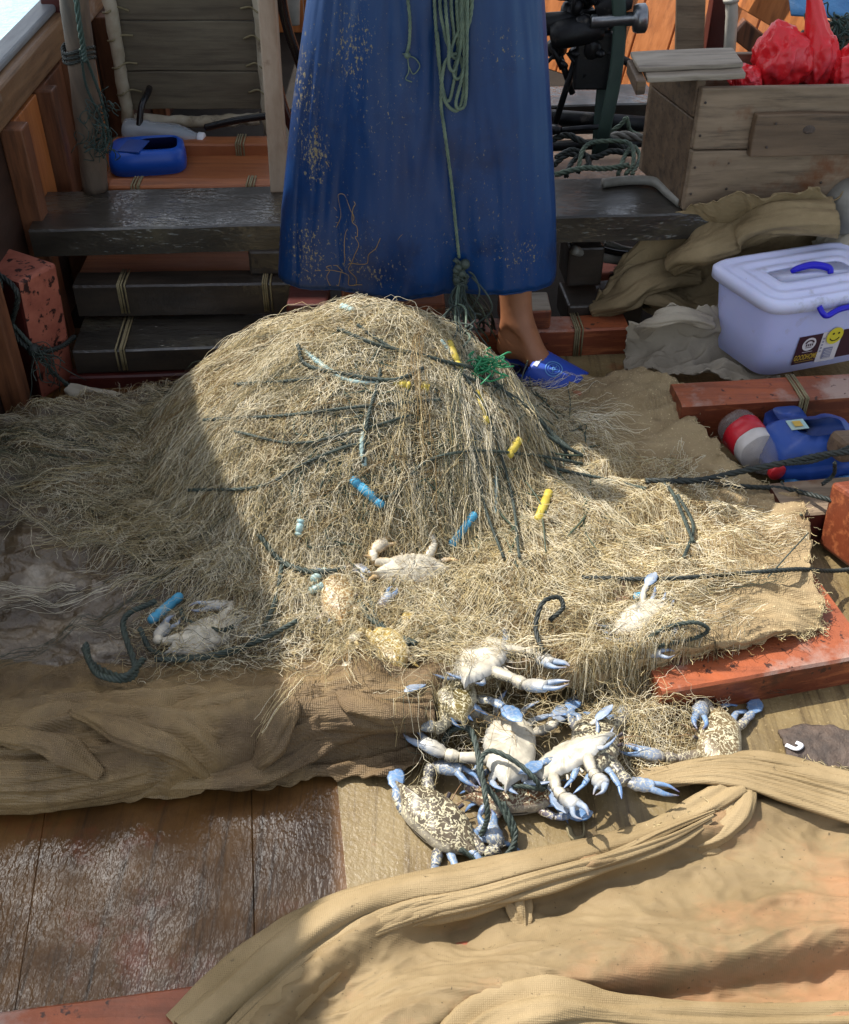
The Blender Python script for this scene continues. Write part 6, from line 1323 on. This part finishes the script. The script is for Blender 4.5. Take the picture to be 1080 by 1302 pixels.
# slippers
for sg in (1, -1):
    an = AN if sg > 0 else Vector((-.15, 2.2, .105)); d_ = fd if sg > 0 else Vector((-.35, -.94, 0)).normalized(); s_ = Vector((d_.y, -d_.x, 0))
    sl = MB(); O = an - d_ * .065; O.z = 0; n = 40; pr_ = []
    for z, k_ in ((.002, .96), (.006, 1), (.022, 1), (.026, .95)):
        ring = []
        for k in range(n):
            a_ = 2 * math.pi * k / n; u = .13 + .135 * math.cos(a_); wd = (.042 + .009 * math.cos(a_) - .004 * math.cos(2 * a_)); ring.append(list(O + d_ * (.13 + .135 * math.cos(a_) * k_) + s_ * wd * math.sin(a_) * k_ + Vector((0, 0, z))))
        pr_.append(ring)
    sl.grid(np.array(pr_), 0, wrap=True); sl.f += [tuple(range(n))[::-1], tuple(3 * n + k for k in range(n))]; sl.m += [0, 0]
    sh = sl.build('slipper', 'slipper', pr)
    def strap(u, a_, off=0): # arch over the foot
        hh = .08 - .27 * (u - .095)
        return O + d_ * u + s_ * math.cos(a_) * (.052 + off) + Vector((0, 0, .016 + (hh + off - .016) * math.sin(a_) ** .8 if math.sin(a_) > 0 else .016))
    q = MB(); q.grid(np.array([[list(strap(.112 + .105 * i / 14 + .014 * math.sin(math.pi * j / 24), math.pi * j / 24)) for j in range(25)] for i in range(15)])); q.build('strap', 'slipper', sh, solid=-.005)
    if sg > 0:
        c0, ca_ = .172, R(70)
        for rad, inn in ((.019, .017), (.013, .012)):
            q = MB(); q.grid(np.array([[list(strap(c0 + math.cos(t) * r_, ca_ + math.sin(t) * r_ / .05, .0065)) for r_ in (inn, rad)] for t in np.linspace(0, 2 * math.pi, 30)])); q.build('emblem', 'slipper_mark', sh, smooth=False, solid=.0005)
        q = MB()
        for t in np.linspace(.3, 5, 5): q.tube([strap(c0 + math.cos(t) * .01, ca_ + math.sin(t) * .2, .0065), strap(c0 - math.cos(t + .5) * .008, ca_ - math.sin(t + .5) * .16, .0065)], .0008, 4)
        q.build('emblem_strokes', 'slipper_mark', sh)
        q = MB(); q.grid(np.array([[list(strap(.130 + .009 * i, R(52) + .4 * j / 3, .0065)) for j in range(4)] for i in range(2)])); q.build('size_tag', 'white', sh, smooth=False, solid=.0005)
# rope bundle hanging from the hands
def AP(*pts, off=.012): return [apx(x_, y_, off) for x_, y_ in pts]
mb = MB()
for k in range(6):
    x0_ = 552 + k * 7; yb = (128, 60, 90, 74, 100, 138)[k]
    mb.rope(AP((x0_, -40), (x0_ + 1, 10), (x0_ + 6 - k * .6, yb * .6), (565 + k * 3, yb - 8), (570 + k * 3.2, yb), (575 + k * 3.5, yb - 12), (582 + k * 2.4, yb * .5), (580 + k * 3, -40), off=.01 + .004 * (k % 3)), .0032)
mb.rope(AP((556, 40), (560, 90), (566, 128), (582, 140), (590, 110), (584, 70), (566, 80), (561, 128), (566, 170), (574, 230), (580, 290), (584, 328), off=.014), .0034)
mb.rope(AP((596, -30), (600, 0), (596, 30), (585, 50), off=.012), .004)
for k in range(9):
    p = apx(585 + rng.uniform(-6, 7), 334 + k * 4, .014); mb.ball(p + Vector((0, -.006, 0)), rng.uniform(.006, .011), 1, 7, 9)
mb.rope(AP((578, 330), (590, 340), (578, 350), (592, 358), (582, 368), off=.02), .005, mi=1); mb.rope(AP((592, 332), (580, 345), (594, 352), (580, 364), off=.02), .005, mi=1)
e_ = apx(586, 366, .016)
for k in range(34):
    t = rng.uniform(-1, 1); q = [apx(586 + rng.uniform(-5, 5), 360, .016)]; en = MP(600 + t * 34, 425 + rng.uniform(0, 25)) + Vector((0, 0, .015))
    for j in (.3, .6, .85): q.append(q[0].lerp(en, j) + Vector((nr.normal(0, .012) + .012 * t, nr.normal(0, .006) - .008, nr.normal(0, .008))))
    q.append(en); mb.tube(cr(q, 22), rng.uniform(.0012, .0026), 5, rng.choice((0, 1, 1)))
for pts in (((596, 345), (604, 352), (610, 372), (600, 395), (612, 400)), ((600, 352), (620, 375), (625, 395), (606, 412)), ((588, 360), (600, 410), (628, 450), (668, 500))):
    q = [apx(x_, y_, .02) if y_ < 370 else D(x_, y_, 2.0) for x_, y_ in pts]; mb.tube(cr(q, 30), .002, 6, 1)
tag(mb.build('hanging_rope', ['rope_light', 'rope'], loc=apx(584, 328)), 'bundle of grey green rope hanging down the apron to a frayed knot', 'rope')
mb = MB(); mb.rope(AP((516, -20), (521, 20), (521, 50), (518, 66), off=.008), .003); mb.ball(apx(518, 70, .008), .006, 0, 6, 8)
for pts in (((518, 70), (528, 74), (534, 84), (526, 94), (520, 84)), ((518, 70), (520, 90), (516, 100), (524, 104)), ((518, 70), (512, 68))): mb.tube(cr(AP(*pts, off=.008), 20), .0011, 5)
tag(mb.build('rope_end', 'rope_light', loc=apx(518, 66)), 'short knotted rope end on the upper middle of the apron', 'rope')
for o in bpy.data.objects:
    if '_w' in o: del o['_w']
